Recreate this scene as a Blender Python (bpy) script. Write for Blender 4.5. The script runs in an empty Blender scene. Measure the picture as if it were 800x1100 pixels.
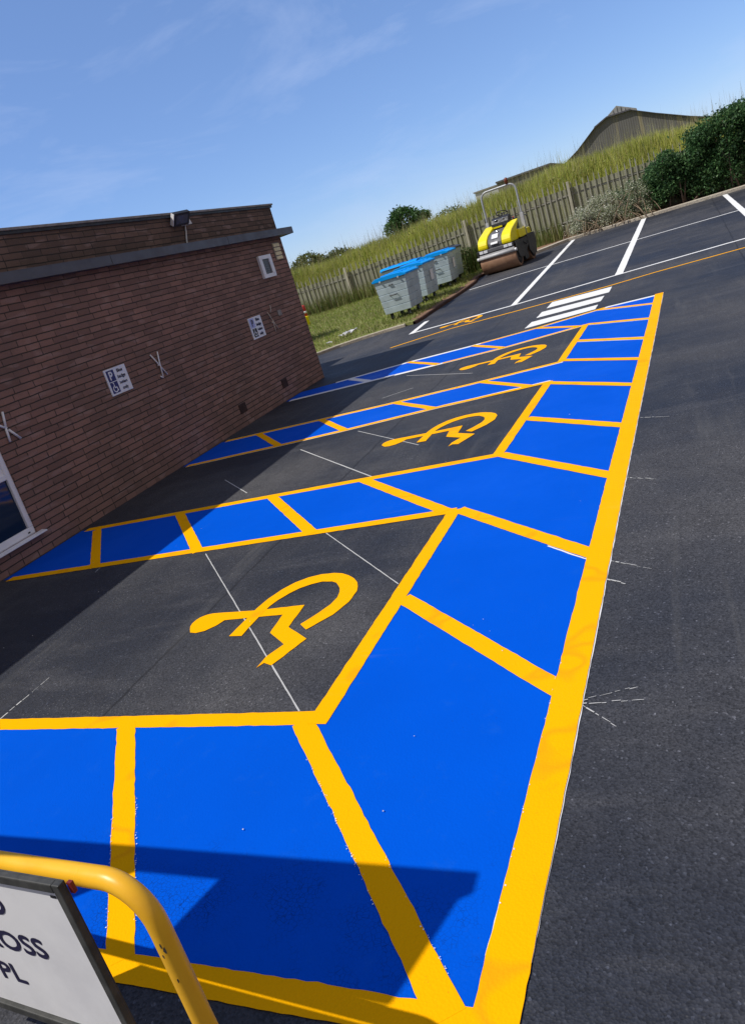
import bpy, bmesh, math, random
import numpy as np
from mathutils import Vector, Matrix, noise
from mathutils.geometry import tessellate_polygon

random.seed(7)
rng = np.random.default_rng(7)
scene = bpy.context.scene
COL = scene.collection
R = math.radians

# ------------------------------------------------------------------ helpers
def gz(x):
    """ground height: the car park rises gently towards its far end"""
    return 0.022 * min(max(x - 16.0, 0.0), 16.0)

def link(o, parent=None):
    COL.objects.link(o)
    if parent is not None:
        o.parent = parent
    return o

def tag(o, label=None, cat=None, group=None, kind=None):
    if label: o['label'] = label
    if cat: o['category'] = cat
    if group: o['group'] = group
    if kind: o['kind'] = kind
    return o

def thing(name, label, cat, loc=(0, 0, 0), rz=0.0, group=None):
    o = bpy.data.objects.new(name, None)
    o.empty_display_size = 0.2
    link(o)
    o.location = loc
    o.rotation_euler = (0, 0, rz)
    return tag(o, label, cat, group)

def copy_tree(o, parent=None):
    c = o.copy()
    COL.objects.link(c)
    c.parent = parent
    for ch in list(o.children):
        copy_tree(ch, c)
    return c

class MB:
    """collects shapes and links them as ONE mesh object"""
    def __init__(self):
        self.v = []; self.f = []; self.smooth = []
    def add(self, verts, faces, smooth=False):
        n = len(self.v)
        self.v.extend([tuple(v) for v in verts])
        for fa in faces:
            self.f.append(tuple(i + n for i in fa)); self.smooth.append(smooth)
        return self
    def box(self, x0, x1, y0, y1, z0, z1, M=None):
        vs = [Vector((x, y, z)) for x in (x0, x1) for y in (y0, y1) for z in (z0, z1)]
        if M is not None: vs = [M @ v for v in vs]
        return self.add(vs, [(0, 1, 3, 2), (4, 6, 7, 5), (0, 4, 5, 1), (2, 3, 7, 6), (0, 2, 6, 4), (1, 5, 7, 3)])
    def prism(self, pts, axis, a, b, M=None):
        """closed 2D outline extruded along axis ('x','y','z') from a to b"""
        def mk(p, t):
            if axis == 'x': q = (t, p[0], p[1])
            elif axis == 'y': q = (p[0], t, p[1])
            else: q = (p[0], p[1], t)
            q = Vector(q)
            return M @ q if M is not None else q
        n = len(pts)
        vs = [mk(p, a) for p in pts] + [mk(p, b) for p in pts]
        fs = [(i, (i + 1) % n, (i + 1) % n + n, i + n) for i in range(n)]
        tri = tessellate_polygon([[Vector((p[0], p[1], 0)) for p in pts]])
        fs += [tuple(t) for t in tri] + [tuple(i + n for i in reversed(t)) for t in tri]
        return self.add(vs, fs)
    def tube(self, path, r, seg=12, cap=True, smooth=True, radii=None):
        path = [Vector(p) for p in path]
        n = len(path); rings = []
        up = None
        for i, p in enumerate(path):
            t = (path[min(i + 1, n - 1)] - path[max(i - 1, 0)]).normalized()
            if up is None:
                up = Vector((0, 0, 1)) if abs(t.z) < 0.9 else Vector((1, 0, 0))
            a = t.cross(up).normalized(); b = a.cross(t).normalized(); up = b
            rr = radii[i] if radii else r
            rings.append([p + (a * math.cos(2 * math.pi * k / seg) + b * math.sin(2 * math.pi * k / seg)) * rr for k in range(seg)])
        vs = [v for ring in rings for v in ring]
        fs = []
        for i in range(n - 1):
            for k in range(seg):
                k2 = (k + 1) % seg
                fs.append((i * seg + k, i * seg + k2, (i + 1) * seg + k2, (i + 1) * seg + k))
        self.add(vs, fs, smooth)
        if cap:
            self.add(rings[0], [tuple(range(seg))]); self.add(rings[-1], [tuple(reversed(range(seg)))])
        return self
    def lathe(self, prof, centre, axis='y', seg=32, smooth=True):
        """profile [(radius, along)] turned round an axis through centre"""
        c = Vector(centre)
        vs = []
        for (r, t) in prof:
            for k in range(seg):
                a = 2 * math.pi * k / seg
                u, w = r * math.cos(a), r * math.sin(a)
                q = {'y': (u, t, w), 'x': (t, u, w), 'z': (u, w, t)}[axis]
                vs.append(c + Vector(q))
        fs = []
        for i in range(len(prof) - 1):
            for k in range(seg):
                k2 = (k + 1) % seg
                fs.append((i * seg + k, i * seg + k2, (i + 1) * seg + k2, (i + 1) * seg + k))
        fs.append(tuple(range(seg))); fs.append(tuple(reversed(range((len(prof) - 1) * seg, len(prof) * seg))))
        return self.add(vs, fs, smooth)
    def build(self, name, mat, parent=None, bevel=0.0, fix=True):
        me = bpy.data.meshes.new(name)
        me.from_pydata(self.v, [], self.f)
        me.polygons.foreach_set('use_smooth', self.smooth)
        if fix:
            bm = bmesh.new(); bm.from_mesh(me)
            bmesh.ops.remove_doubles(bm, verts=bm.verts, dist=1e-5)
            bmesh.ops.recalc_face_normals(bm, faces=bm.faces)
            bm.to_mesh(me); bm.free()
        me.materials.append(mat)
        o = bpy.data.objects.new(name, me)
        link(o, parent)
        if bevel:
            m = o.modifiers.new('bevel', 'BEVEL'); m.width = bevel; m.segments = 2; m.limit_method = 'ANGLE'; m.angle_limit = R(35)
        return o

def np_mesh(name, verts, faces, mat, parent=None, col=None, normals=None):
    """fast mesh from numpy arrays; faces is an (n,k) array"""
    me = bpy.data.meshes.new(name)
    verts = np.asarray(verts, dtype=np.float32); faces = np.asarray(faces, dtype=np.int32)
    n, k = faces.shape
    me.vertices.add(len(verts)); me.vertices.foreach_set('co', verts.ravel())
    me.loops.add(n * k); me.loops.foreach_set('vertex_index', faces.ravel())
    me.polygons.add(n); me.polygons.foreach_set('loop_start', np.arange(0, n * k, k, dtype=np.int32))
    me.update(calc_edges=True)
    if col is not None:
        ca = me.color_attributes.new('Col', 'FLOAT_COLOR', 'POINT')
        c4 = np.ones((len(verts), 4), dtype=np.float32); c4[:, :3] = col
        ca.data.foreach_set('color', c4.ravel())
    me.validate()
    me.materials.append(mat)
    o = bpy.data.objects.new(name, me)
    return link(o, parent)

_txt = {}
def text_mesh(s):
    """flat lettering as vertices and faces, from the built-in font"""
    if s in _txt: return _txt[s]
    cu = bpy.data.curves.new('lettering', 'FONT'); cu.body = s; cu.size = 1.0; cu.resolution_u = 4
    cu.fill_mode = 'FRONT'
    o = bpy.data.objects.new('lettering', cu); COL.objects.link(o)
    bpy.context.view_layer.update()
    me = bpy.data.meshes.new_from_object(o.evaluated_get(bpy.context.evaluated_depsgraph_get()))
    vs = [v.co.copy() for v in me.vertices]; fs = [tuple(p.vertices) for p in me.polygons]
    bpy.data.objects.remove(o); bpy.data.curves.remove(cu); bpy.data.meshes.remove(me)
    _txt[s] = (vs, fs)
    return _txt[s]

def add_text(mb, s, height, origin, ux, uy, align='L', squeeze=1.0, bold=0.0):
    vs, fs = text_mesh(s)
    capv, _ = text_mesh('H'); cap = max(v.y for v in capv)
    k = height / cap
    w0 = min(v.x for v in vs); w1 = max(v.x for v in vs)
    off = {'L': -w0, 'C': -(w0 + w1) / 2, 'R': -w1}[align]
    nrm = Vector(ux).cross(Vector(uy))
    offs = [(0, 0, 0)] if not bold else [(-bold, 0, 0), (bold, 0, 1), (0, bold, 2), (0, -bold, 3)]
    for dx, dy, j in offs:
        mb.add([Vector(origin) + Vector(ux) * ((v.x + off) * k * squeeze + dx) + Vector(uy) * (v.y * k + dy) + nrm * (j * 0.0002) for v in vs], fs)

# ------------------------------------------------------------------ materials
def mat(name, base=(0.5, 0.5, 0.5), rough=0.6, metal=0.0, spec=0.5):
    m = bpy.data.materials.new(name); m.use_nodes = True
    b = m.node_tree.nodes['Principled BSDF']
    b.inputs['Base Color'].default_value = (*base, 1); b.inputs['Roughness'].default_value = rough
    b.inputs['Metallic'].default_value = metal; b.inputs['Specular IOR Level'].default_value = spec
    return m

class NT:
    def __init__(self, m):
        self.t = m.node_tree; self.n = self.t.nodes; self.l = self.t.links; self.b = self.n['Principled BSDF']
        self.pos = self.n.new('ShaderNodeNewGeometry').outputs['Position']
    def set(self, node, **kw):
        for k, v in kw.items(): setattr(node, k, v)
        return node
    def mapping(self, vec, scale=(1, 1, 1), loc=(0, 0, 0), rot=(0, 0, 0)):
        n = self.n.new('ShaderNodeMapping'); self.l.new(vec, n.inputs[0])
        n.inputs['Scale'].default_value = scale; n.inputs['Location'].default_value = loc; n.inputs['Rotation'].default_value = rot
        return n.outputs[0]
    def noise(self, vec, scale, detail=4, rough=0.55, dist=0.0):
        n = self.n.new('ShaderNodeTexNoise'); self.l.new(vec, n.inputs['Vector'])
        n.inputs['Scale'].default_value = scale; n.inputs['Detail'].default_value = detail
        n.inputs['Roughness'].default_value = rough; n.inputs['Distortion'].default_value = dist
        return n.outputs['Fac']
    def voro(self, vec, scale, feature='F1', out='Distance'):
        n = self.n.new('ShaderNodeTexVoronoi'); n.feature = feature; self.l.new(vec, n.inputs['Vector'])
        n.inputs['Scale'].default_value = scale
        return n.outputs[out]
    def ramp(self, fac, stops, interp='LINEAR'):
        n = self.n.new('ShaderNodeValToRGB'); self.l.new(fac, n.inputs[0]); cr = n.color_ramp; cr.interpolation = interp
        while len(cr.elements) < len(stops): cr.elements.new(0.5)
        for e, (p, c) in zip(cr.elements, stops):
            e.position = p; e.color = (c, c, c, 1) if not hasattr(c, '__len__') else (*c, 1)
        return n.outputs[0]
    def mix(self, fac, a, b, mode='MIX'):
        n = self.n.new('ShaderNodeMix'); n.data_type = 'RGBA'; n.blend_type = mode
        for sock, v in ((n.inputs[0], fac), (n.inputs[6], a), (n.inputs[7], b)):
            if isinstance(v, (int, float)): sock.default_value = v
            elif isinstance(v, tuple): sock.default_value = (*v, 1)
            else: self.l.new(v, sock)
        return n.outputs[2]
    def math(self, op, a, b=0.0, clamp=False):
        n = self.n.new('ShaderNodeMath'); n.operation = op; n.use_clamp = clamp
        for sock, v in ((n.inputs[0], a), (n.inputs[1], b)):
            if isinstance(v, (int, float)): sock.default_value = v
            else: self.l.new(v, sock)
        return n.outputs[0]
    def bump(self, h, strength=0.3, dist=0.01, prev=None):
        n = self.n.new('ShaderNodeBump'); self.l.new(h, n.inputs['Height'])
        n.inputs['Strength'].default_value = strength; n.inputs['Distance'].default_value = dist
        if prev is not None: self.l.new(prev, n.inputs['Normal'])
        self.l.new(n.outputs[0], self.b.inputs['Normal'])
        return n.outputs[0]
    def color(self, c): self.l.new(c, self.b.inputs['Base Color'])
    def rough(self, c): self.l.new(c, self.b.inputs['Roughness'])

def m_asphalt():
    m = mat('asphalt', rough=0.75, spec=0.28); t = NT(m)
    big = t.noise(t.pos, 0.35, 5, 0.6); mid = t.noise(t.pos, 2.6, 5, 0.65); fine = t.noise(t.pos, 130, 3, 0.7)
    stretch = t.noise(t.mapping(t.pos, (1.0, 0.22, 1), rot=(0, 0, R(35))), 3.0, 5, 0.65)
    c = t.mix(t.ramp(big, [(0.40, 0.0), (0.62, 1.0)]), (0.025, 0.028, 0.038), (0.072, 0.071, 0.075))
    c = t.mix(t.ramp(stretch, [(0.52, 0.0), (0.75, 0.55)]), c, (0.098, 0.096, 0.100))
    c = t.mix(t.ramp(mid, [(0.30, 0.45), (0.5, 0.0)]), c, (0.030, 0.030, 0.035))
    agg = t.voro(t.pos, 135, 'F1', 'Distance'); cell = t.voro(t.pos, 135, 'F1', 'Color')
    stone = t.ramp(cell, [(0.0, 0.22), (0.5, 1.0), (0.88, 1.5), (1.0, 4.8)])
    c = t.mix(0.75, c, stone, 'MULTIPLY')
    c = t.mix(t.ramp(fine, [(0.4, 0.35), (0.6, 0.0)]), c, (0.012, 0.012, 0.014))
    # scattered pale grit, thicker in some patches
    spot = t.voro(t.pos, 42, 'F1', 'Distance'); patch = t.noise(t.pos, 1.3, 3)
    g = t.math('MULTIPLY', t.ramp(spot, [(0.10, 1.0), (0.2, 0.0)]), t.ramp(patch, [(0.52, 0.0), (0.72, 0.8)]))
    c = t.mix(g, c, (0.22, 0.215, 0.205))
    # laying joints between the strips of tarmac, and dusty tyre scuffs
    sx = t.n.new('ShaderNodeSeparateXYZ'); t.l.new(t.pos, sx.inputs[0])
    wob = t.math('MULTIPLY', t.math('SUBTRACT', t.noise(t.pos, 4.0, 3), 0.5), 0.05)
    for off, slope in ((0.62, -0.03), (3.4, -0.03), (-3.05, 0.0)):
        d = t.math('ABSOLUTE', t.math('ADD', t.math('ADD', t.math('ADD', sx.outputs[1], t.math('MULTIPLY', sx.outputs[0], -slope)), off), wob))
        c = t.mix(t.ramp(d, [(0.004, 0.75), (0.016, 0.0)]), c, (0.012, 0.012, 0.014))
    sc = t.math('MULTIPLY', t.ramp(t.noise(t.mapping(t.pos, (0.10, 1.6, 1), rot=(0, 0, R(-9))), 2.6, 5, 0.7), [(0.54, 0.0), (0.72, 0.5)]), t.ramp(t.noise(t.pos, 0.5, 3), [(0.42, 0.0), (0.6, 1.0)]))
    c = t.mix(sc, c, (0.105, 0.102, 0.098))
    t.color(c)
    t.bump(agg, 0.42, 0.004)
    t.rough(t.ramp(big, [(0.35, 0.58), (0.65, 0.82)]))
    return m

def m_paint(name, base, dark, dirt, cracks=False, rough=0.45, seams=False, spec=0.02):
    m = mat(name, base, rough, spec=spec); t = NT(m)
    big = t.noise(t.pos, 0.9, 5, 0.6); fine = t.noise(t.pos, 60, 4, 0.7)
    c = t.mix(t.ramp(big, [(0.35, 0.0), (0.7, 0.55)]), base, dark)
    c = t.mix(t.ramp(t.noise(t.pos, 7, 6, 0.75), [(0.57, 0.0), (0.78, 0.45)]), c, dirt)
    agg = t.voro(t.pos, 105, 'F1', 'Distance')
    h = agg
    # pinholes where the stone shows, and dusty scuffs
    pit = t.math('MULTIPLY', t.ramp(t.noise(t.pos, 95, 3, 0.7), [(0.66, 0.0), (0.72, 1.0)]), t.ramp(t.noise(t.pos, 1.7, 4, 0.65), [(0.46, 0.0), (0.66, 0.75)]))
    c = t.mix(pit, c, tuple(x * 0.25 + 0.012 for x in base))
    sc = t.math('MULTIPLY', t.ramp(t.noise(t.mapping(t.pos, (1.0, 0.16, 1), rot=(0, 0, R(52))), 5.5, 5, 0.7), [(0.60, 0.0), (0.74, 1.0)]), t.ramp(t.noise(t.pos, 0.8, 3), [(0.5, 0.0), (0.64, 0.22)]))
    c = t.mix(sc, c, tuple(min(1, x * 0.8 + 0.12) for x in base))
    if cracks:
        cr = t.voro(t.mapping(t.pos, (1, 1, 0.01)), 62, 'DISTANCE_TO_EDGE', 'Distance')
        line = t.ramp(cr, [(0.0, 1.0), (0.055, 0.0)])
        sx = t.n.new('ShaderNodeSeparateXYZ'); t.l.new(t.pos, sx.inputs[0])
        near = t.ramp(t.math('DIVIDE', sx.outputs[0], 4.0), [(0.36, 1.0), (0.46, 0.0)])
        wear = t.ramp(t.noise(t.pos, 2.3, 4, 0.6), [(0.47, 0.0), (0.60, 1.0)])
        k = t.math('MULTIPLY', line, t.math('MULTIPLY', near, wear))
        c = t.mix(t.math('MULTIPLY', k, 0.8), c, (0.004, 0.02, 0.10))
        # tiny pinholes and pale grit trodden in
        sp = t.ramp(t.voro(t.pos, 11, 'F1', 'Distance'), [(0.016, 1.0), (0.03, 0.0)])
        c = t.mix(t.math('MULTIPLY', sp, t.ramp(t.noise(t.pos, 1.1, 2), [(0.5, 0.0), (0.6, 0.7)])), c, (0.55, 0.58, 0.62))
        h = t.math('SUBTRACT', agg, t.math('MULTIPLY', k, 1.5))
    if seams:
        s = t.noise(t.mapping(t.pos, (1.0, 1.0, 1), rot=(0, 0, R(40))), 2.4, 2, 0.4)
        c = t.mix(t.ramp(s, [(0.60, 0.0), (0.64, 0.35), (0.67, 0.0)]), c, (0.72, 0.22, 0.01))
    t.color(c)
    n = t.bump(h, 0.20, 0.004)
    t.bump(fine, 0.12, 0.004, n)
    t.rough(t.ramp(big, [(0.3, rough - 0.08), (0.7, rough + 0.15)]))
    return m

def m_brick(name, c1, c2, mort, weather):
    m = mat(name, rough=0.9, spec=0.2); t = NT(m)
    uv = t.n.new('ShaderNodeUVMap').outputs[0]
    wob = t.n.new('ShaderNodeTexNoise'); t.l.new(uv, wob.inputs['Vector']); wob.inputs['Scale'].default_value = 6.0
    uvj = t.n.new('ShaderNodeVectorMath'); uvj.operation = 'MULTIPLY_ADD'
    t.l.new(wob.outputs['Color'], uvj.inputs[0]); uvj.inputs[1].default_value = (0.016, 0.011, 0); t.l.new(uv, uvj.inputs[2])
    b = t.n.new('ShaderNodeTexBrick'); t.l.new(uvj.outputs[0], b.inputs['Vector'])
    b.offset = 0.42; b.offset_frequency = 2; b.squash = 0.72; b.squash_frequency = 3
    b.inputs['Scale'].default_value = 1.0; b.inputs['Brick Width'].default_value = 0.30; b.inputs['Row Height'].default_value = 0.075
    b.inputs['Mortar Size'].default_value = 0.0075; b.inputs['Mortar Smooth'].default_value = 0.35; b.inputs['Bias'].default_value = -0.1
    b.inputs['Color1'].default_value = (*c1, 1); b.inputs['Color2'].default_value = (*c2, 1); b.inputs['Mortar'].default_value = (*mort, 1)
    fac = b.outputs['Fac']
    sep = t.n.new('ShaderNodeSeparateXYZ'); t.l.new(uvj.outputs[0], sep.inputs[0])
    fr = t.math('FRACT', t.math('DIVIDE', sep.outputs[1], 0.075))
    bed = t.math('GREATER_THAN', t.math('ABSOLUTE', t.math('SUBTRACT', fr, 0.5)), 0.40)
    faint = t.ramp(t.noise(uv, 9.0, 2), [(0.42, 0.15), (0.58, 1.0)])
    fac = t.math('MULTIPLY', fac, t.math('MAXIMUM', bed, faint))
    b2 = t.mix(0.5, c1, c2)
    c = t.mix(t.math('SUBTRACT', b.outputs['Fac'], fac, True), b.outputs['Color'], b2)
    brickmask = t.math('SUBTRACT', 1.0, fac)
    c = t.mix(t.math('MULTIPLY', t.ramp(t.noise(uv, 1.2, 5, 0.65), [(0.42, 0.0), (0.72, 0.6)]), brickmask), c, weather)
    c = t.mix(t.math('MULTIPLY', t.ramp(t.noise(t.mapping(uv, (4.4, 13.3, 1)), 0.8, 1, 0.2), [(0.60, 0.0), (0.70, 0.35)]), brickmask), c, (0.36, 0.25, 0.22))
    c = t.mix(0.55, c, t.ramp(t.noise(uv, 70, 5, 0.7), [(0.25, 0.55), (0.75, 1.35)]), 'MULTIPLY')
    # a few whitish salts
    c = t.mix(t.ramp(t.noise(uv, 3.1, 6, 0.75), [(0.66, 0.0), (0.80, 0.30)]), c, (0.40, 0.36, 0.34))
    t.color(c)
    h = t.math('ADD', t.math('MULTIPLY', brickmask, 1.0), t.math('MULTIPLY', t.noise(uv, 45, 4, 0.7), 0.35))
    t.bump(h, 0.8, 0.006)
    return m

def m_rough(name, base, dark, scale=6, lo=0.4, hi=0.68, rough=0.6, metal=0.0, bump=0.15, bscale=40, bdist=0.004, spec=0.4):
    m = mat(name, base, rough, metal, spec); t = NT(m)
    tc = t.n.new('ShaderNodeTexCoord').outputs['Object']
    c = t.mix(t.ramp(t.noise(tc, scale, 6, 0.65), [(lo, 0.0), (hi, 1.0)]), base, dark)
    t.color(c)
    if bump: t.bump(t.noise(tc, bscale, 4, 0.6), bump, bdist)
    t.rough(t.ramp(t.noise(tc, scale * 1.7, 4), [(0.3, max(rough - 0.1, 0.05)), (0.7, min(rough + 0.15, 1))]))
    return m

def m_leaf(name, rough=0.55, trans=0.3):
    m = mat(name, rough=rough, spec=0.3); t = NT(m)
    a = t.n.new('ShaderNodeAttribute'); a.attribute_name = 'Col'
    t.color(a.outputs['Color'])
    tr = t.n.new('ShaderNodeBsdfTranslucent'); t.l.new(a.outputs['Color'], tr.inputs[0])
    mx = t.n.new('ShaderNodeMixShader'); mx.inputs[0].default_value = trans
    t.l.new(t.b.outputs[0], mx.inputs[1]); t.l.new(tr.outputs[0], mx.inputs[2])
    t.l.new(mx.outputs[0], t.n['Material Output'].inputs[0])
    return m

def m_ground(name, a, b, c3, s1=0.8, s2=9.0):
    m = mat(name, rough=0.95, spec=0.15); t = NT(m)
    c = t.mix(t.ramp(t.noise(t.pos, s1, 5, 0.6), [(0.35, 0.0), (0.65, 1.0)]), a, b)
    c = t.mix(t.ramp(t.noise(t.pos, s2, 6, 0.7), [(0.48, 0.0), (0.72, 0.8)]), c, c3)
    t.color(c); t.bump(t.noise(t.pos, 14, 6, 0.7), 0.7, 0.05)
    return m

M = {}
M['asphalt'] = m_asphalt()
M['blue'] = m_paint('blue_surface_paint', (0.0004, 0.088, 0.60), (0.0004, 0.072, 0.50), (0.010, 0.105, 0.55), cracks=True, rough=0.5)
M['yellow'] = m_paint('yellow_line_paint', (0.94, 0.435, 0.0010), (0.91, 0.40, 0.0010), (0.83, 0.34, 0.003), rough=0.55, seams=True)
M['white_line'] = m_paint('white_line_paint', (0.78, 0.78, 0.76), (0.70, 0.70, 0.68), (0.5, 0.5, 0.48), rough=0.55)
M['faded_white'] = m_paint('chalk_line', (0.50, 0.50, 0.49), (0.38, 0.38, 0.37), (0.14, 0.14, 0.14), rough=0.8)
M['brick'] = m_brick('red_brown_brick', (0.290, 0.165, 0.130), (0.185, 0.108, 0.088), (0.060, 0.050, 0.042), (0.145, 0.098, 0.080))
M['brick_dark'] = m_brick('weathered_parapet_brick', (0.190, 0.120, 0.090), (0.100, 0.068, 0.054), (0.048, 0.041, 0.035), (0.085, 0.062, 0.050))
M['fascia'] = m_rough('dark_grey_fascia', (0.085, 0.084, 0.098), (0.062, 0.061, 0.074), 3, rough=0.45, bump=0.05)
M['coping'] = m_rough('coping_felt', (0.30, 0.28, 0.26), (0.17, 0.16, 0.15), 9, rough=0.8)
M['roof'] = m_rough('roof_felt', (0.12, 0.12, 0.12), (0.08, 0.08, 0.08), 2, rough=0.9)
M['upvc'] = m_rough('white_plastic_frame', (0.78, 0.79, 0.82), (0.70, 0.71, 0.74), 5, rough=0.35, bump=0.0)
g_ = mat('dark_window_glass', (0.006, 0.020, 0.055), 0.05, spec=0.5); M['glass'] = g_
M['black'] = m_rough('black_plastic', (0.018, 0.018, 0.020), (0.03, 0.03, 0.032), 10, rough=0.5)
M['dark_metal'] = m_rough('dark_machine_metal', (0.030, 0.031, 0.034), (0.06, 0.055, 0.05), 8, rough=0.5)
M['grey_metal'] = m_rough('dull_grey_metal', (0.42, 0.43, 0.43), (0.30, 0.30, 0.30), 8, rough=0.45, metal=0.3)
M['sign_white'] = m_rough('white_sign_face', (0.74, 0.77, 0.84), (0.66, 0.69, 0.76), 6, rough=0.4, bump=0.03)
M['sign_blue'] = mat('dark_blue_sign_ink', (0.010, 0.012, 0.13), 0.45)
M['sign_pale'] = mat('faded_violet_sign_panel', (0.38, 0.42, 0.72), 0.5)
M['ink'] = mat('dark_ink', (0.012, 0.010, 0.05), 0.45)
M['ink_black'] = mat('black_ink', (0.008, 0.008, 0.012), 0.5)
M['barrier'] = m_rough('yellow_enamel_pipe', (0.86, 0.47, 0.025), (0.80, 0.41, 0.02), 5, rough=0.32, bump=0.08, bscale=18)
M['board_white'] = m_rough('white_board', (0.80, 0.80, 0.81), (0.70, 0.70, 0.72), 4, rough=0.4, bump=0.04)
M['board_rim'] = m_rough('dark_board_edge', (0.035, 0.036, 0.034), (0.07, 0.07, 0.066), 14, rough=0.55)
M['red'] = mat('red_plastic', (0.45, 0.03, 0.02), 0.5)
M['dark_red'] = mat('dark_red_clip', (0.16, 0.012, 0.012), 0.5)
M['galv'] = m_rough('galvanised_steel', (0.46, 0.55, 0.59), (0.34, 0.41, 0.44), 2.6, rough=0.45, metal=0.0, bump=0.06)
M['lid_blue'] = m_rough('blue_plastic_lid', (0.001, 0.32, 0.84), (0.001, 0.28, 0.76), 4, rough=0.5, bump=0.04, spec=0.15)
M['tyre'] = m_rough('rubber', (0.02, 0.02, 0.02), (0.035, 0.035, 0.033), 12, rough=0.8)
M['drum'] = m_rough('rusty_roller_drum', (0.33, 0.19, 0.115), (0.24, 0.13, 0.075), 5, rough=0.6, metal=0.2, bump=0.1)
M['mach_yellow'] = m_rough('yellow_machine_paint', (0.87, 0.74, 0.006), (0.80, 0.66, 0.006), 4, rough=0.35, bump=0.03)
M['mach_grey'] = m_rough('grey_machine_paint', (0.115, 0.115, 0.125), (0.09, 0.09, 0.10), 4, rough=0.45, bump=0.03)
M['mach_light'] = m_rough('light_grey_machine_paint', (0.50, 0.50, 0.50), (0.40, 0.40, 0.40), 6, rough=0.45)
M['amber'] = mat('brown_beacon_lens', (0.16, 0.035, 0.012), 0.25)
M['lens'] = mat('headlight_lens', (0.75, 0.76, 0.78), 0.12)
M['chrome'] = mat('polished_metal', (0.75, 0.75, 0.75), 0.2, 0.9)
M['concrete'] = m_ground('concrete_kerb', (0.50, 0.45, 0.36), (0.42, 0.37, 0.30), (0.30, 0.25, 0.18), 2.5, 12)
M['timber_edge'] = m_ground('dark_edging', (0.10, 0.055, 0.04), (0.07, 0.04, 0.03), (0.05, 0.03, 0.02), 3, 12)
M['soil'] = m_ground('dry_soil', (0.23, 0.135, 0.085), (0.18, 0.11, 0.07), (0.30, 0.20, 0.13), 2.0, 14)
M['lawn'] = m_ground('rough_grass_ground', (0.175, 0.205, 0.05), (0.225, 0.23, 0.08), (0.32, 0.27, 0.15), 0.6, 3.0)
M['bank'] = m_ground('bank_ground', (0.18, 0.20, 0.045), (0.24, 0.235, 0.07), (0.25, 0.21, 0.10), 0.9, 5.0)
M['leaf'] = m_leaf('leaf_green'); M['blade'] = m_leaf('grass_blade', 0.6, 0.35)
M['bark'] = m_rough('bark', (0.14, 0.10, 0.07), (0.08, 0.06, 0.045), 12, rough=0.9, bump=0.4)
M['twig'] = m_rough('dry_twig', (0.27, 0.20, 0.13), (0.16, 0.11, 0.07), 14, rough=0.9)
M['pale_wood'] = m_rough('weathered_pale', (0.34, 0.325, 0.255), (0.24, 0.228, 0.178), 3.5, rough=0.85, bump=0.2)
M['post_wood'] = m_rough('light_fence_post', (0.45, 0.42, 0.31), (0.36, 0.33, 0.24), 4, rough=0.85, bump=0.15)
def m_screen():
    m = mat('brushwood_screen', rough=0.95, spec=0.15); t = NT(m)
    n1 = t.noise(t.mapping(t.pos, (1, 26, 1.3)), 1.2, 5, 0.7)
    c = t.mix(t.ramp(n1, [(0.35, 0.0), (0.65, 1.0)]), (0.17, 0.175, 0.105), (0.37, 0.36, 0.25))
    c = t.mix(t.ramp(t.noise(t.pos, 1.4, 5, 0.65), [(0.45, 0.0), (0.70, 0.6)]), c, (0.26, 0.265, 0.115))
    t.color(c); t.bump(n1, 0.6, 0.02)
    return m
M['screen'] = m_screen()
def m_barn(name, base, streak, scale):
    m = mat(name, rough=0.85, spec=0.2); t = NT(m)
    s = t.noise(t.mapping(t.pos, (1, 1.15, 0.10), rot=(R(14), 0, 0)), scale, 4, 0.6)
    c = t.mix(t.ramp(t.noise(t.pos, 0.5, 5, 0.65), [(0.35, 0.0), (0.7, 1.0)]), base, tuple(x * 0.75 for x in base))
    c = t.mix(t.ramp(s, [(0.58, 0.0), (0.66, 0.75), (0.72, 0.2)]), c, streak)
    t.color(c)
    w = t.n.new('ShaderNodeTexWave'); w.bands_direction = 'Y'; w.inputs['Scale'].default_value = 1.6; t.l.new(t.pos, w.inputs['Vector'])
    t.bump(w.outputs['Fac'], 0.3, 0.05)
    return m
M['barn'] = m_barn('stained_barn_cladding', (0.140, 0.136, 0.130), (0.28, 0.24, 0.14), 0.9)
M['shed'] = m_barn('brown_grey_cladding', (0.19, 0.178, 0.145), (0.24, 0.22, 0.16), 0.6)
M['ribbed'] = m_rough('ribbed_sheet_roof', (0.30, 0.30, 0.28), (0.22, 0.22, 0.20), 2, rough=0.7)
M['litter'] = m_rough('white_litter', (0.80, 0.80, 0.80), (0.6, 0.6, 0.6), 8, rough=0.7)
M['cream'] = m_rough('cream_plastic', (0.80, 0.70, 0.40), (0.62, 0.55, 0.36), 20, rough=0.6)
M['grille'] = m_rough('terracotta_grille', (0.055, 0.028, 0.024), (0.035, 0.02, 0.018), 10, rough=0.9)
M['vent_glass'] = m_rough('grey_pane', (0.075, 0.085, 0.095), (0.05, 0.055, 0.065), 6, rough=0.3, bump=0.0)
M['rope'] = m_rough('bleached_rope', (0.62, 0.56, 0.48), (0.48, 0.42, 0.34), 20, rough=0.9)
M['navy_panel'] = m_rough('steel_panel', (0.25, 0.26, 0.27), (0.2, 0.2, 0.21), 4, rough=0.5)
M['metal_white'] = m_rough('white_bracket', (0.66, 0.66, 0.64), (0.5, 0.49, 0.46), 30, rough=0.6)

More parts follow.
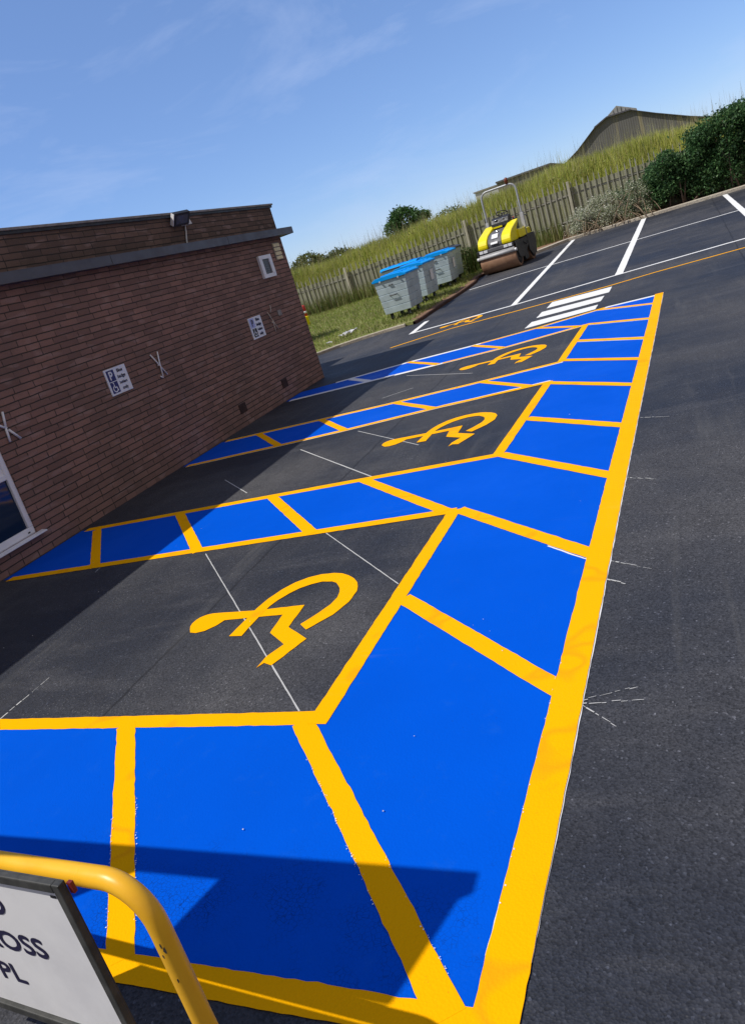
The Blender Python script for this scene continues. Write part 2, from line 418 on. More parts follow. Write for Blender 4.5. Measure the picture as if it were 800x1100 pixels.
# ------------------------------------------------------------------ ground
def kerb_line():
    p = [(16.7, 40.0), (16.75, 14.0), (16.85, 9.6), (17.16, 8.2), (17.58, 7.75), (17.85, 7.2), (18.05, 6.6), (18.1, 6.1),
         (18.05, 5.80), (18.5, 5.74), (19.22, 5.72), (20.68, 5.63), (22.51, 5.52), (24.1, 5.5), (25.5, 5.68), (26.8, 5.45),
         (28.0, 4.6), (29.1, 3.75), (29.9, 3.2), (30.05, 2.6), (30.0, 1.9), (29.85, 0.3), (29.8, -2.0), (29.8, -30.0)]
    return p
KERB = kerb_line()

def sheet(name, poly, dz, material, cell=None, kind='structure', skirt=0.0):
    """flat polygon laid on the car-park surface, cut so that it follows the slope"""
    bm = bmesh.new()
    vs = [bm.verts.new((x, y, 0)) for x, y in poly]
    bm.faces.new(vs)
    for xc in (16.0, 32.0):
        g = bm.verts[:] + bm.edges[:] + bm.faces[:]
        bmesh.ops.bisect_plane(bm, geom=g, plane_co=(xc, 0, 0), plane_no=(1, 0, 0))
    bmesh.ops.triangulate(bm, faces=bm.faces)
    if skirt:
        be = [e for e in bm.edges if e.is_boundary]
        r = bmesh.ops.extrude_edge_only(bm, edges=be)
        low = [v for v in r['geom'] if isinstance(v, bmesh.types.BMVert)]
        for v in bm.verts: v.co.z = gz(v.co.x) + dz
        for v in low: v.co.z -= skirt
    else:
        for v in bm.verts: v.co.z = gz(v.co.x) + dz
    bmesh.ops.recalc_face_normals(bm, faces=bm.faces)
    up = sum(f.normal.z * f.calc_area() for f in bm.faces)
    if up < 0: bmesh.ops.reverse_faces(bm, faces=bm.faces)
    me = bpy.data.meshes.new(name); bm.to_mesh(me); bm.free(); me.materials.append(material)
    o = bpy.data.objects.new(name, me); link(o); o['kind'] = kind
    return o

def smooth(a, b, t):
    t = min(max((t - a) / (b - a), 0.0), 1.0)
    return t * t * (3 - 2 * t)

def terrain_z(x, y):
    if x < 31.5:
        return gz(x) - 0.05
    top = 1.95 + 0.50 * smooth(12.0, 4.5, y) + 0.10 * math.sin(y * 0.7) + 0.05 * math.sin(y * 1.9 + 1)
    z = 0.30 + (top - 0.30) * smooth(31.9, 36.3, x)
    z += 0.05 * noise.noise(Vector((x * 0.6, y * 0.6, 0)))
    return z
xs = [-400, -120, -40, 0, 16, 24, 31.45] + [31.5 + 0.35 * i for i in range(16)] + [38, 40, 44, 50, 60, 80, 120, 200, 500, 1500]
ys = [-900, -300, -100, -50, -30] + [-20 + 0.8 * i for i in range(61)] + [34, 50, 100, 300, 900]
tv = [(x, y, terrain_z(x, y)) for x in xs for y in ys]
ny = len(ys)
tf = [(i * ny + j, (i + 1) * ny + j, (i + 1) * ny + j + 1, i * ny + j + 1) for i in range(len(xs) - 1) for j in range(ny - 1)]
te = MB().add(tv, tf, True).build('terrain', M['bank'], fix=False)
tag(te, kind='structure')

ap = MB()
ay = [-60 + 5 * i for i in range(25)]; ax = [-60, -20, -5, 0, 5, 10, 16, 24, 31.48]
ap.add([(x, y, gz(x)) for x in ax for y in ay], [(i * 25 + j, (i + 1) * 25 + j, (i + 1) * 25 + j + 1, i * 25 + j + 1) for i in range(len(ax) - 1) for j in range(24)])
tag(ap.build('asphalt', M['asphalt'], fix=False), kind='structure')

verge_poly = [p for p in KERB] + [(31.6, -30.0), (31.6, 40.0)]
def offset_line(line, d):
    out = []
    for i, p in enumerate(line):
        a = Vector(line[max(i - 1, 0)]); b = Vector(line[min(i + 1, len(line) - 1)])
        t = (b - a).normalized(); n = Vector((-t.y, t.x))
        out.append((p[0] + n.x * d, p[1] + n.y * d))
    return out
inner = offset_line(KERB, 0.115)
sheet('grass_verge', inner + [(31.62, -30.0), (31.62, 40.0)], 0.07, M['lawn'], skirt=0.2)
soil_poly = [p for p in offset_line(KERB, 0.26) if p[0] > 27.4] ; soil_poly = [q for q in soil_poly if q[1] > -29]
soil_poly = soil_poly + [(29.9, -29.0), (31.2, -29.0), (31.25, 3.3), (30.6, 4.3), (29.4, 5.2), (28.0, 5.3)]
sheet('soil_bed', soil_poly, 0.078, M['soil'])

def kerb(name, line, w, hgt, material):
    outl = line; inn = offset_line(line, w)
    mb = MB(); n = len(line)
    vs = []
    for (a, b) in zip(outl, inn):
        za, zb = gz(a[0]), gz(b[0])
        vs += [(a[0], a[1], za - 0.05), (a[0], a[1], za + hgt - 0.012), (a[0] + (b[0] - a[0]) * .12, a[1] + (b[1] - a[1]) * .12, za + hgt), (b[0], b[1], zb + hgt), (b[0], b[1], zb - 0.05)]
    fs = []
    for i in range(n - 1):
        for k in range(4):
            fs.append((i * 5 + k, (i + 1) * 5 + k, (i + 1) * 5 + k + 1, i * 5 + k + 1))
    o = mb.add(vs, fs).build(name, material)
    return tag(o, kind='structure')
kerb('kerb', KERB[16:], 0.25, 0.10, M['concrete'])
kerb('edging', KERB[8:17], 0.07, 0.075, M['timber_edge'])
strip_in = [(p[0] + 0.10 * noise.noise(Vector((p[0] * 2.1, p[1] * 2.1, 4))), p[1] + 0.12 * noise.noise(Vector((p[0] * 1.7, 1, 2)))) for p in [Vector(KERB[8]).lerp(Vector(KERB[9]), 0.5)] ] if False else []
edge_pts = [Vector(a).lerp(Vector(b), t / 6) for a, b in zip(KERB[9:16], KERB[10:17]) for t in range(6)]
edge_pts = [(p.x, p.y) for p in edge_pts]
back = [(x, y + 0.0) for x, y in offset_line(edge_pts, 0.42)]
back = [(x, y + 0.16 * noise.noise(Vector((x * 1.9, 3.3, 0))) + 0.06 * noise.noise(Vector((x * 6, 1.3, 0)))) for x, y in back]
sheet('soil_strip', offset_line(edge_pts, 0.075) + back[::-1], 0.074, M['soil'])
kerb('low_edging', KERB[:8], 0.10, 0.072, M['concrete'])

# ------------------------------------------------------------------ road paint
_layer = [0]
def paint_strip(mb, pts, w, jag=0.003, base=0.0):
    """a painted line with slightly ragged edges, on its own thin layer"""
    _layer[0] += 1
    dz = base + 0.00006 * (_layer[0] % 60)
    dense = []
    for a, b in zip(pts[:-1], pts[1:]):
        a = Vector(a); b = Vector(b); L = (b - a).length; n = max(2, int(L / 0.035)) if a.x < 7 else max(2, int(L / 0.15))
        for i in range(n): dense.append(a.lerp(b, i / n))
    dense.append(Vector(pts[-1]))
    vs = []; m = len(dense)
    for i, p in enumerate(dense):
        t = (dense[min(i + 1, m - 1)] - dense[max(i - 1, 0)]).normalized(); nn = Vector((-t.y, t.x))
        for s in (1, -1):
            j = jag * (noise.noise(Vector((p.x * 9, p.y * 9, s * 3.0 + _layer[0]))) + 0.9 * noise.noise(Vector((p.x * 31, p.y * 31, s * 7.0))))
            q = p + nn * s * (w / 2 + j)
            vs.append((q.x, q.y, gz(q.x) + dz))
    mb.add(vs, [(2 * i, 2 * i + 2, 2 * i + 3, 2 * i + 1) for i in range(m - 1)])

def paint_poly(mb, pts, dz, jag=0.0):
    dense = []
    n = len(pts)
    for i in range(n):
        a = Vector(pts[i]); b = Vector(pts[(i + 1) % n]); k = max(1, int((b - a).length / 0.06)) if jag else 1
        for j in range(k):
            p = a.lerp(b, j / k)
            if jag and j: p = p + Vector((noise.noise(Vector((p.x * 21, p.y * 21, 1))), noise.noise(Vector((p.x * 21, p.y * 21, 5))))) * jag
            dense.append(p)
    tri = tessellate_polygon([[Vector((p.x, p.y, 0)) for p in dense]])
    fs = []
    for t in tri:
        a, b, c = (dense[i] for i in t)
        fs.append(t if (b - a).cross(c - a) > 0 else tuple(reversed(t)))
    mb.add([(p.x, p.y, gz(p.x) + dz) for p in dense], fs)

thick = [(1.155, 0.677), (2.3, 0.638), (5.0, 0.545), (10.5, 0.335), (12.9, 0.25)]
blue = [(1.20, 0.675), (2.3, 0.638), (5.0, 0.545), (10.5, 0.335), (12.78, 0.255), (12.84, 1.19), (12.52, 2.1), (12.36, 3.2), (12.34, 4.3), (12.1, 5.5), (12.0, 6.28),
        (11.36, 6.28), (11.34, 3.5), (11.37, 2.4), (11.62, 1.28), (9.3, 1.37), (9.18, 2.3), (9.1, 3.6), (9.1, 6.28), (8.03, 6.28), (8.07, 4.7), (8.13, 3.8), (8.27, 2.6), (8.3, 1.42),
        (5.93, 1.54), (5.92, 6.28), (4.75, 6.28), (4.79, 1.64), (2.45, 1.69), (2.45, 6.28), (1.20, 6.28)]
mb = MB(); paint_poly(mb, blue, 0.002)
tag(mb.build('blue_painted_surface', M['blue'], fix=False), 'bright blue painted hatching zones between the accessible bays', kind='structure')

W = 0.098
white = MB(); yel = MB(); far = MB()
# white undercoat that peeps out from under the yellow
for pts in ([(1.4, 0.6695), (2.3, 0.6345), (5.0, 0.5415), (10.5, 0.333), (12.9, 0.248)],): paint_strip(white, pts, 0.126, 0.003, 0.0023)
paint_strip(white, [(11.62, 1.27), (11.37, 2.4), (11.34, 3.5), (11.36, 6.2)], 0.125, 0.004, 0.0023)
paint_strip(white, [(12.78, 0.3), (12.86, 1.0), (12.52, 2.1), (12.37, 3.2), (12.34, 4.3), (12.1, 5.6)], 0.115, 0.004, 0.0023)
paint_strip(white, [(11.35, 4.66), (12.09, 5.3)], 0.11, 0.004, 0.0023)
for pts in ([(8.32, 1.38), (8.26, 2.6), (8.12, 3.8), (8.06, 4.7), (8.02, 6.2)], [(9.27, 1.34), (9.18, 2.3), (9.1, 3.6), (9.1, 6.2)], [(11.62, 1.26), (11.37, 2.4), (11.35, 3.4)],
            [(11.64, 1.25), (10.80, 0.35)], [(12.84, 1.2), (12.0, 0.31)], [(10.47, 1.30), (9.51, 0.39)]):
    paint_strip(white, pts, 0.112, 0.006, 0.0022)
_layer[0] = 12
LINES = [
    [(1.205, 0.62), (1.20, 6.25)],
    [(2.445, 1.70), (2.45, 6.25)], [(4.785, 1.62), (4.75, 6.2)], [(5.93, 1.52), (5.92, 6.2)],
    [(8.3, 1.40), (8.26, 2.6), (8.12, 3.8), (8.06, 4.7), (8.02, 6.2)], [(9.28, 1.36), (9.18, 2.3), (9.1, 3.6), (9.1, 6.2)],
    [(11.62, 1.26), (11.37, 2.4), (11.35, 3.4)], [(12.86, 1.05), (12.52, 2.1), (12.39, 3.0)],
    # diagonals of the near strip and the three strips between bays
    [(1.22, 1.885), (2.42, 2.82)], [(1.22, 0.79), (2.42, 1.775)], [(1.22, 2.98), (2.42, 3.92)], [(1.22, 4.06), (2.42, 5.0)],
    [(4.73, 5.04), (5.87, 6.0)], [(4.73, 3.87), (5.9, 4.87)], [(4.76, 2.78), (5.9, 3.74)], [(4.8, 1.70), (5.93, 2.78)],
    [(8.05, 4.75), (9.1, 5.63)], [(8.11, 3.83), (9.1, 4.6)], [(8.25, 2.72), (9.12, 3.5)], [(8.3, 1.6), (9.18, 2.34)],
    [(11.34, 3.47), (12.35, 4.28)], [(11.37, 2.43), (12.37, 3.13)], [(11.62, 1.35), (12.5, 2.08)],
    # bay ends
    [(2.40, 1.695), (4.80, 1.63)], [(5.90, 1.53), (8.33, 1.395)], [(9.26, 1.365), (11.66, 1.25)],
    # bars out to the thick edge line
    [(3.52, 1.63), (2.585, 0.66)], [(4.79, 1.60), (3.80, 0.61)], [(5.93, 1.50), (4.99, 0.575)], [(6.93, 1.43), (6.10, 0.53)],
    [(8.27, 1.40), (7.37, 0.48)], [(9.35, 1.35), (8.43, 0.43)], [(10.47, 1.30), (9.51, 0.39)], [(11.64, 1.25), (10.80, 0.35)], [(12.84, 1.2), (12.0, 0.31)],
]
for pts in LINES: paint_strip(yel, pts, W * (0.92 if pts[0][0] > 8 else 1.0), 0.0045 if pts[0][0] < 3 else 0.0032 if pts[0][0] < 6 else 0.005, 0.0026)
paint_strip(yel, thick, 0.122, 0.003, 0.0026)
tag(yel.build('yellow_painted_lines', M['yellow'], fix=False), 'fresh yellow lines edging and crossing the blue zones', kind='structure')
tag(white.build('white_undercoat_lines', M['white_line'], fix=False), 'old white lines showing at the edges of the yellow ones', kind='structure')

_layer[0] = 0
fw = MB()
for pts, w in (([(16.55, 5.45), (16.62, 3.14), (16.95, 1.0), (17.15, -1.0), (17.3, -9.0)], 0.11), ([(22.6, 5.4), (22.95, 3.9), (23.1, 1.0), (22.9, -9.0)], 0.10),
               ([(16.62, 3.14), (29.85, 3.02)], 0.13), ([(16.9, 1.0), (29.85, 0.62)], 0.16), ([(17.1, -1.7), (29.7, -1.9)], 0.14), ([(16.46, 5.46), (18.0, 5.50)], 0.13)):
    paint_strip(fw, pts, w, 0.006, 0.003)
tag(fw.build('white_bay_lines', M['white_line'], fix=False), 'white lines of the parking bays at the far end', kind='structure')
fy = MB()
paint_strip(fy, [(15.0, 5.5), (15.55, 4.3), (15.55, 2.06), (15.6, 1.1), (15.8, 0.29), (16.0, -3.0), (16.0, -9.0)], 0.085, 0.006, 0.003)
tag(fy.build('yellow_lane_line', M['yellow'], fix=False), 'thin yellow line running past the zebra bars', kind='structure')
ch = MB()
for pts, w in (([(4.66, 3.745), (2.50, 1.83)], 0.008), ([(4.72, 2.64), (3.71, 1.72)], 0.007), ([(7.6, 4.22), (5.97, 2.7)], 0.013), ([(7.92, 3.58), (6.75, 2.47)], 0.010),
               ([(9.62, 3.85), (9.85, 3.45)], 0.015), ([(11.0, 3.9), (9.9, 2.6)], 0.012), ([(6.9, 4.9), (6.2, 4.2)], 0.010)):
    paint_strip(ch, pts, w, 0.0016, 0.0012)
for pts, w in (([(3.74, 0.57), (3.57, 0.32)], 0.010), ([(3.54, 0.57), (3.44, 0.44)], 0.013), ([(4.92, 0.5), (4.80, 0.30)], 0.008), ([(6.24, 0.42), (6.12, 0.2)], 0.010),
               ([(2.52, 0.6), (2.36, 0.44)], 0.006), ([(2.49, 0.6), (2.51, 0.35)], 0.005), ([(2.52, 0.57), (2.60, 0.36)], 0.004), ([(2.50, 3.86), (2.92, 3.86)], 0.012), ([(4.78, 4.98), (4.60, 4.93)], 0.012)):
    p0, p1 = Vector(pts[0]), Vector(pts[1]); t = 0.0
    while t < 0.97:
        d = random.uniform(0.06, 0.22); e_ = min(t + d, 1.0)
        a_, b_ = p0.lerp(p1, t), p0.lerp(p1, e_)
        jx, jy = random.gauss(0, .0025), random.gauss(0, .0025)
        paint_strip(ch, [(a_.x + jx, a_.y + jy), (b_.x + jx, b_.y + jy)], w * random.uniform(.35, 1.0) * (1 - .5 * t), 0.002, 0.0012)
        t = e_ + random.uniform(0.0, 0.06)
tag(ch.build('thin_chalk_lines', M['faded_white'], fix=False), 'thin pale setting-out lines on the asphalt', kind='structure')
# old white line that shows beside a yellow bar
oc = MB(); paint_strip(oc, [(3.99, 0.88), (3.75, 0.64)], 0.010, 0.003, 0.0022)
tag(oc.build('white_sliver', M['white_line'], fix=False), 'sliver of old white line left beside a yellow bar', kind='structure')
# flakes along the ragged paint edges nearest the camera
fl = MB()
def flakes(a, b, n, off):
    for i in range(n):
        t = random.random(); p = Vector(a).lerp(Vector(b), t) + Vector((random.gauss(0, 0.003) + off[0], random.gauss(0, 0.003) + off[1]))
        s = random.uniform(0.001, 0.004); r = random.uniform(0, 6.28)
        q = [(p.x + s * random.uniform(.5, 1.4) * math.cos(r + k * 1.57), p.y + s * random.uniform(.4, 1.2) * math.sin(r + k * 1.57), 0.0070 + 0.0003 * k) for k in range(4)]
        fl.add(q, [(0, 1, 2, 3)])
flakes((1.55, 1.06), (2.25, 1.63), 55, (-0.031, 0.041)); flakes((1.3, 0.86), (1.7, 1.19), 20, (0.031, -0.041))
flakes((1.33, 1.97), (1.9, 2.41), 40, (0.031, -0.041)); flakes((1.33, 1.97), (1.9, 2.41), 40, (-0.031, 0.041)); flakes((1.5, 0.66), (2.9, 0.62), 30, (0, 0.061))
tag(fl.build('paint_flakes', M['white_line'], fix=False), kind='stuff')
# bits of grit on the blue
gr = MB()
for (x, y) in [(1.78, 1.73), (6.75, 1.02), (6.0, 2.0), (3.2, 1.1), (2.9, .95), (1.9, 1.2), (3.5, 4.6), (3.35, 4.75), (5.3, 4.2)] + [(random.uniform(1.3, 5), random.uniform(-.3, 5.2)) for _ in range(10)]:
    s = random.uniform(0.0015, 0.004)
    gr.lathe([(s * .4, 0), (s, s * .5), (s * .7, s), (s * .2, s * 1.2)], (x, y, 0.006), 'z', 6)
tag(gr.build('loose_grit', M['litter'], fix=False), kind='stuff')

# wheelchair symbols ----------------------------------------------------------
WH = [(3.25, 2.67), (3.41, 2.66), (3.58, 2.65), (3.70, 2.625), (3.81, 2.58), (3.895, 2.52), (3.95, 2.44), (3.975, 2.35), (3.97, 2.26), (3.95, 2.19), (3.91, 2.13), (3.855, 2.07), (3.79, 2.02), (3.73, 1.995), (3.67, 1.98), (3.54, 1.98), (3.4, 2.03), (3.25, 2.14), (3.32, 2.21),
      (3.4, 2.16), (3.53, 2.1), (3.61, 2.09), (3.68, 2.10), (3.735, 2.12), (3.78, 2.15), (3.82, 2.18), (3.845, 2.22), (3.86, 2.30), (3.84, 2.37), (3.80, 2.44), (3.74, 2.49), (3.66, 2.535), (3.58, 2.56), (3.45, 2.57), (3.33, 2.575), (3.24, 2.575)]
BD = [(3.38, 3.05), (3.42, 3.075), (3.46, 3.083), (3.50, 3.08), (3.53, 3.065), (3.56, 3.03), (3.57, 2.99), (3.56, 2.8), (3.55, 2.63), (3.56, 2.29), (3.3, 2.28), (3.15, 2.09), (2.90, 2.19), (2.93, 2.25), (2.885, 2.275), (2.99, 2.27), (3.11, 2.215), (3.25, 2.38), (3.46, 2.40), (3.46, 2.57), (3.46, 2.83), (3.40, 2.855), (3.345, 2.91), (3.325, 2.97), (3.34, 3.02)]
def symbol(name, label, loc, sx=1.0, sy=1.0, rz=0.0):
    cx, cy = 3.45, 2.5
    mb = MB()
    dz = 0.0035
    for poly, k in ((BD, 0.0), (WH, 0.0004)):
        pts = [((x - cx) * sx, (y - cy) * sy) for x, y in poly]
        dense = []
        for i, p in enumerate(pts):
            q = pts[(i + 1) % len(pts)]
            L = math.dist(p, q); n = max(1, int(L / 0.04))
            for j in range(n):
                t = j / n; d = 0.0032
                dense.append(Vector((p[0] + (q[0] - p[0]) * t + d * noise.noise(Vector((p[0] * 40 + t * 9, p[1] * 40, 2))), p[1] + (q[1] - p[1]) * t + d * noise.noise(Vector((p[0] * 40 + t * 9, p[1] * 40, 8))), k)))
        tri = tessellate_polygon([[Vector((p.x, p.y, 0)) for p in dense]])
        fs = []
        for t in tri:
            a, b, c = (dense[i] for i in t)
            fs.append(t if (b.xy - a.xy).cross(c.xy - a.xy) > 0 else tuple(reversed(t)))
        mb.add(dense, fs)
    o = mb.build(name, M['yellow'], fix=False)
    o.location = (loc[0], loc[1], gz(loc[0]) + dz); o.rotation_euler = (0, math.atan(-0.022) if loc[0] > 16 else 0, rz)
    return tag(o, label, 'road marking', 'yellow wheelchair symbols painted in the bays')
symbol('wheelchair_symbol', 'large yellow wheelchair symbol painted in the dark bay nearest the camera', (3.45, 2.5))
symbol('wheelchair_symbol', 'yellow wheelchair symbol painted in the middle of the three dark accessible bays', (7.05, 2.34), 1.0, 1.08)
symbol('wheelchair_symbol', 'yellow wheelchair symbol in the third bay, just before the zebra bars', (10.42, 2.27), 1.0, 1.1)
symbol('wheelchair_symbol', 'small far yellow wheelchair symbol beyond the thin yellow line near the bins', (16.15, 4.2), 0.75, 0.85)
zb = MB()
for q in ([(14.70, 2.2), (15.42, 2.18), (15.36, 1.06), (14.64, 1.08)], [(13.72, 2.26), (14.34, 2.24), (14.32, 1.14), (13.74, 1.17)], [(12.80, 2.33), (13.36, 2.29), (13.40, 1.19), (12.95, 1.21)]):
    paint_poly(zb, q, 0.004, 0.008)
tag(zb.build('zebra_bars', M['white_line'], fix=False), 'three broad white crossing bars between the blue zone and yellow lane line', 'road marking')

# ------------------------------------------------------------------ brick building
YW = 6.32
XN, XF = -6.0, 13.22
bld = thing('brick_building', 'single storey flat roofed brown brick building with dark fascia band', 'building', (XF, YW, 0))
bld.location = (0, 0, 0)
def quad_uv(name, quads, material, parent):
    """wall built from boxes' visible faces with metre UVs; quads: (p0,p1,p2,p3, uv0,uv1,uv2,uv3)"""
    me = bpy.data.meshes.new(name); vs = []; fs = []; uvs = []
    for ps, uv in quads:
        n = len(vs); vs += [tuple(p) for p in ps]; fs.append(tuple(range(n, n + len(ps)))); uvs += uv
    me.from_pydata(vs, [], fs)
    l = me.uv_layers.new(name='UVMap')
    for i, u in enumerate(uvs): l.data[i].uv = u
    me.materials.append(material)
    o = bpy.data.objects.new(name, me)
    return link(o, parent)
def wall_x(x0, x1, z0, z1, y, front=True):
    ps = [(x0, y, z0), (x1, y, z0), (x1, y, z1), (x0, y, z1)]
    return (ps if front else ps[::-1], [(p[0], p[2]) for p in (ps if front else ps[::-1])])
def wall_y(y0, y1, z0, z1, x, right=True):
    ps = [(x, y0, z0), (x, y1, z0), (x, y1, z1), (x, y0, z1)]
    ps = ps if right else ps[::-1]
    return (ps, [(p[1] + 0.11, p[2]) for p in ps])
WX0, WX1, WZ0, WZ1 = 3.55, 5.39, 0.245, 2.05   # window opening
YB, ZF0 = 12.5, 2.70
q = [wall_x(XN, WX0, -0.05, ZF0 + .1, YW), wall_x(WX1, XF, -0.05, ZF0 + .1, YW), wall_x(WX0, WX1, -0.05, WZ0, YW), wall_x(WX0, WX1, WZ1, ZF0 + .1, YW)]
# reveals
q += [wall_y(YW, YW + 0.06, WZ0, WZ1, WX1, False), wall_y(YW, YW + 0.06, WZ0, WZ1, WX0)]
q += [([(WX0, YW, WZ1), (WX1, YW, WZ1), (WX1, YW + .06, WZ1), (WX0, YW + .06, WZ1)], [(0, 0), (1, 0), (1, .06), (0, .06)])]
q += [wall_y(YW, YB, -0.05, ZF0 + .1, XF), wall_y(YW, YB, -0.05, ZF0 + .1, XN, False), wall_x(XN, XF, -0.05, ZF0 + .1, YB, False)]
quad_uv('wall', q, M['brick'], bld)
ZP = 3.30
YP = YW + 0.012
q = [wall_x(XN, XF - .012, 2.80, ZP, YP), wall_y(YP, YB, 2.80, ZP, XF - .012), wall_y(YP, YB, 2.80, ZP, XN + .012, False), wall_x(XN, XF - .012, 2.80, ZP, YB - .012, False)]
quad_uv('parapet', q, M['brick_dark'], bld)
f_ = MB()
f_.box(XN - .2, XF + 0.26, YW - 0.17, YW - 0.145, 2.735, 2.855)
f_.box(XF + 0.235, XF + 0.26, YW - 0.144, YB, 2.735, 2.855)
f_.box(XN - .2, XF + 0.234, YW - 0.144, YW + 0.01, 2.745, 2.758)      # soffit
f_.box(XN - .2, XF + 0.234, YW - 0.144, YW + 0.01, 2.838, 2.852)      # top sheet
f_.box(XF + 0.002, XF + 0.234, YW + 0.011, YB, 2.745, 2.758)
f_.box(XF + 0.002, XF + 0.234, YW + 0.011, YB, 2.838, 2.852)
f_.build('fascia', M['fascia'], bld)
for x in (2.0, 5.0, 8.0, 11.0):
    j = MB(); j.box(x - .003, x + .003, YW - 0.1725, YW - 0.1703, 2.738, 2.852); j.build('fascia_joint', M['black'], bld)
c_ = MB(); c_.box(XN - .05, XF + .04, YW - 0.035, YW + 0.26, ZP, ZP + 0.032); c_.box(XF - .25, XF + .04, YW + .261, YB, ZP, ZP + 0.032)
c_.build('coping', M['coping'], bld, 0.006)
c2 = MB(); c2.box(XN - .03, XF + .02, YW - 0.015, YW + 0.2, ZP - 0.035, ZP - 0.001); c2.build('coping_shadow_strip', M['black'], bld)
rf = MB(); rf.box(XN + .2, XF - .26, YW + .262, YB - .02, 3.0, 3.12); rf.build('roof', M['roof'], bld)
q = [wall_x(XN, 13.9, 3.122, 3.72, 9.0), wall_y(9.0, 15.5, -.05, 3.72, 13.9), wall_x(XN, 13.9, -.05, 3.72, 15.5, False), wall_y(9.0, 15.5, 3.122, 3.72, XN, False), wall_x(XF, 13.9, -.05, 3.122, 9.0)]
quad_uv('rear_wall', q, M['brick_dark'], bld)
rr = MB(); rr.box(XN - .1, 14.0, 8.95, 15.6, 3.72, 3.80); rr.build('rear_roof', M['coping'], bld)
# window
fr = MB()
yf0, yf1 = YW + 0.012, YW + 0.065
for (a, b, c, d) in ((WX0, WX1, WZ0, WZ0 + 0.075), (WX0, WX1, WZ1 - .06, WZ1), (WX1 - 0.062, WX1, WZ0 + .075, WZ1 - .06), (WX0, WX0 + 0.06, WZ0 + .075, WZ1 - .06),
                     (WX0 + .06, WX1 - .062, 0.865, 0.925), (4.55, 4.61, WZ0 + .075, .865)):
    fr.box(a, b, yf0, yf1, c, d)
wf = fr.build('window', M['upvc'], bld, 0.008)
gl = MB(); gl.box(WX0 + .05, WX1 - .05, YW + .042, YW + .050, WZ0 + .06, 0.875); gl.build('window_pane', M['glass'], wf)
pn = MB(); pn.box(WX0 + .05, WX1 - .05, YW + .030, YW + .045, 0.915, WZ1 - .05); pn.build('window_panel', M['upvc'], wf)
sl = MB(); sl.prism([(YW - 0.075, WZ0 - .028), (YW - .075, WZ0 - .012), (YW + .03, WZ0 - .001), (YW + .03, WZ0 - .028)], 'x', WX0 - .06, WX1 + .075); sl.build('window_sill', M['upvc'], wf, 0.004)
dv = MB(); dv.box(WX1 - .10, WX1 - .07, yf0 - .004, yf0 + .01, WZ0 + .022, WZ0 + .036); dv.build('drain_slot', M['ink_black'], wf)
# dark air bricks low in the wall
for i, (x, z) in enumerate(((10.03, 0.28), (11.6, 0.29), (7.0, 0.26))):
    if i == 2: continue
    ab = MB(); ab.box(x - .11, x + .11, YW - .004, YW + .01, z - .075, z + .075)
    for k in range(5): ab.box(x - .095, x + .095, YW - .010, YW - .0045, z - .058 + k * .026, z - .046 + k * .026)
    ab.build('air_brick', M['grille'], bld)

# things fixed on the wall ------------------------------------------------------
UX, UZ = Vector((1, 0, 0)), Vector((0, 0, 1))
def wheel_icon(mb, cx, cz, s, y):
    """small wheelchair pictogram on a sign"""
    def ring(r0, r1, a0, a1, n=14):
        for i in range(n):
            t0, t1 = a0 + (a1 - a0) * i / n, a0 + (a1 - a0) * (i + 1) / n
            mb.add([(cx + r * s * math.cos(t), y, cz - .12 * s + r * s * math.sin(t)) for r, t in ((r0, t0), (r1, t0), (r1, t1), (r0, t1))], [(0, 1, 2, 3)])
    ring(.24, .34, R(120), R(400))
    mb.add([(cx + s * a, y - .0003, cz + s * b) for a, b in ((-.10, .30), (.02, .30), (.05, .02), (-.08, .02))], [(0, 1, 2, 3)])
    mb.add([(cx + s * a, y - .0006, cz + s * b) for a, b in ((-.08, .06), (.26, .02), (.40, -.34), (.30, -.38), (.18, -.06), (-.08, -.04))], [(0, 1, 2, 3, 4, 5)])
    n = 12; mb.add([(cx + s * (-.05 + .085 * math.cos(6.283 * k / n)), y, cz + s * (.42 + .085 * math.sin(6.283 * k / n))) for k in range(n)], [tuple(range(n))])
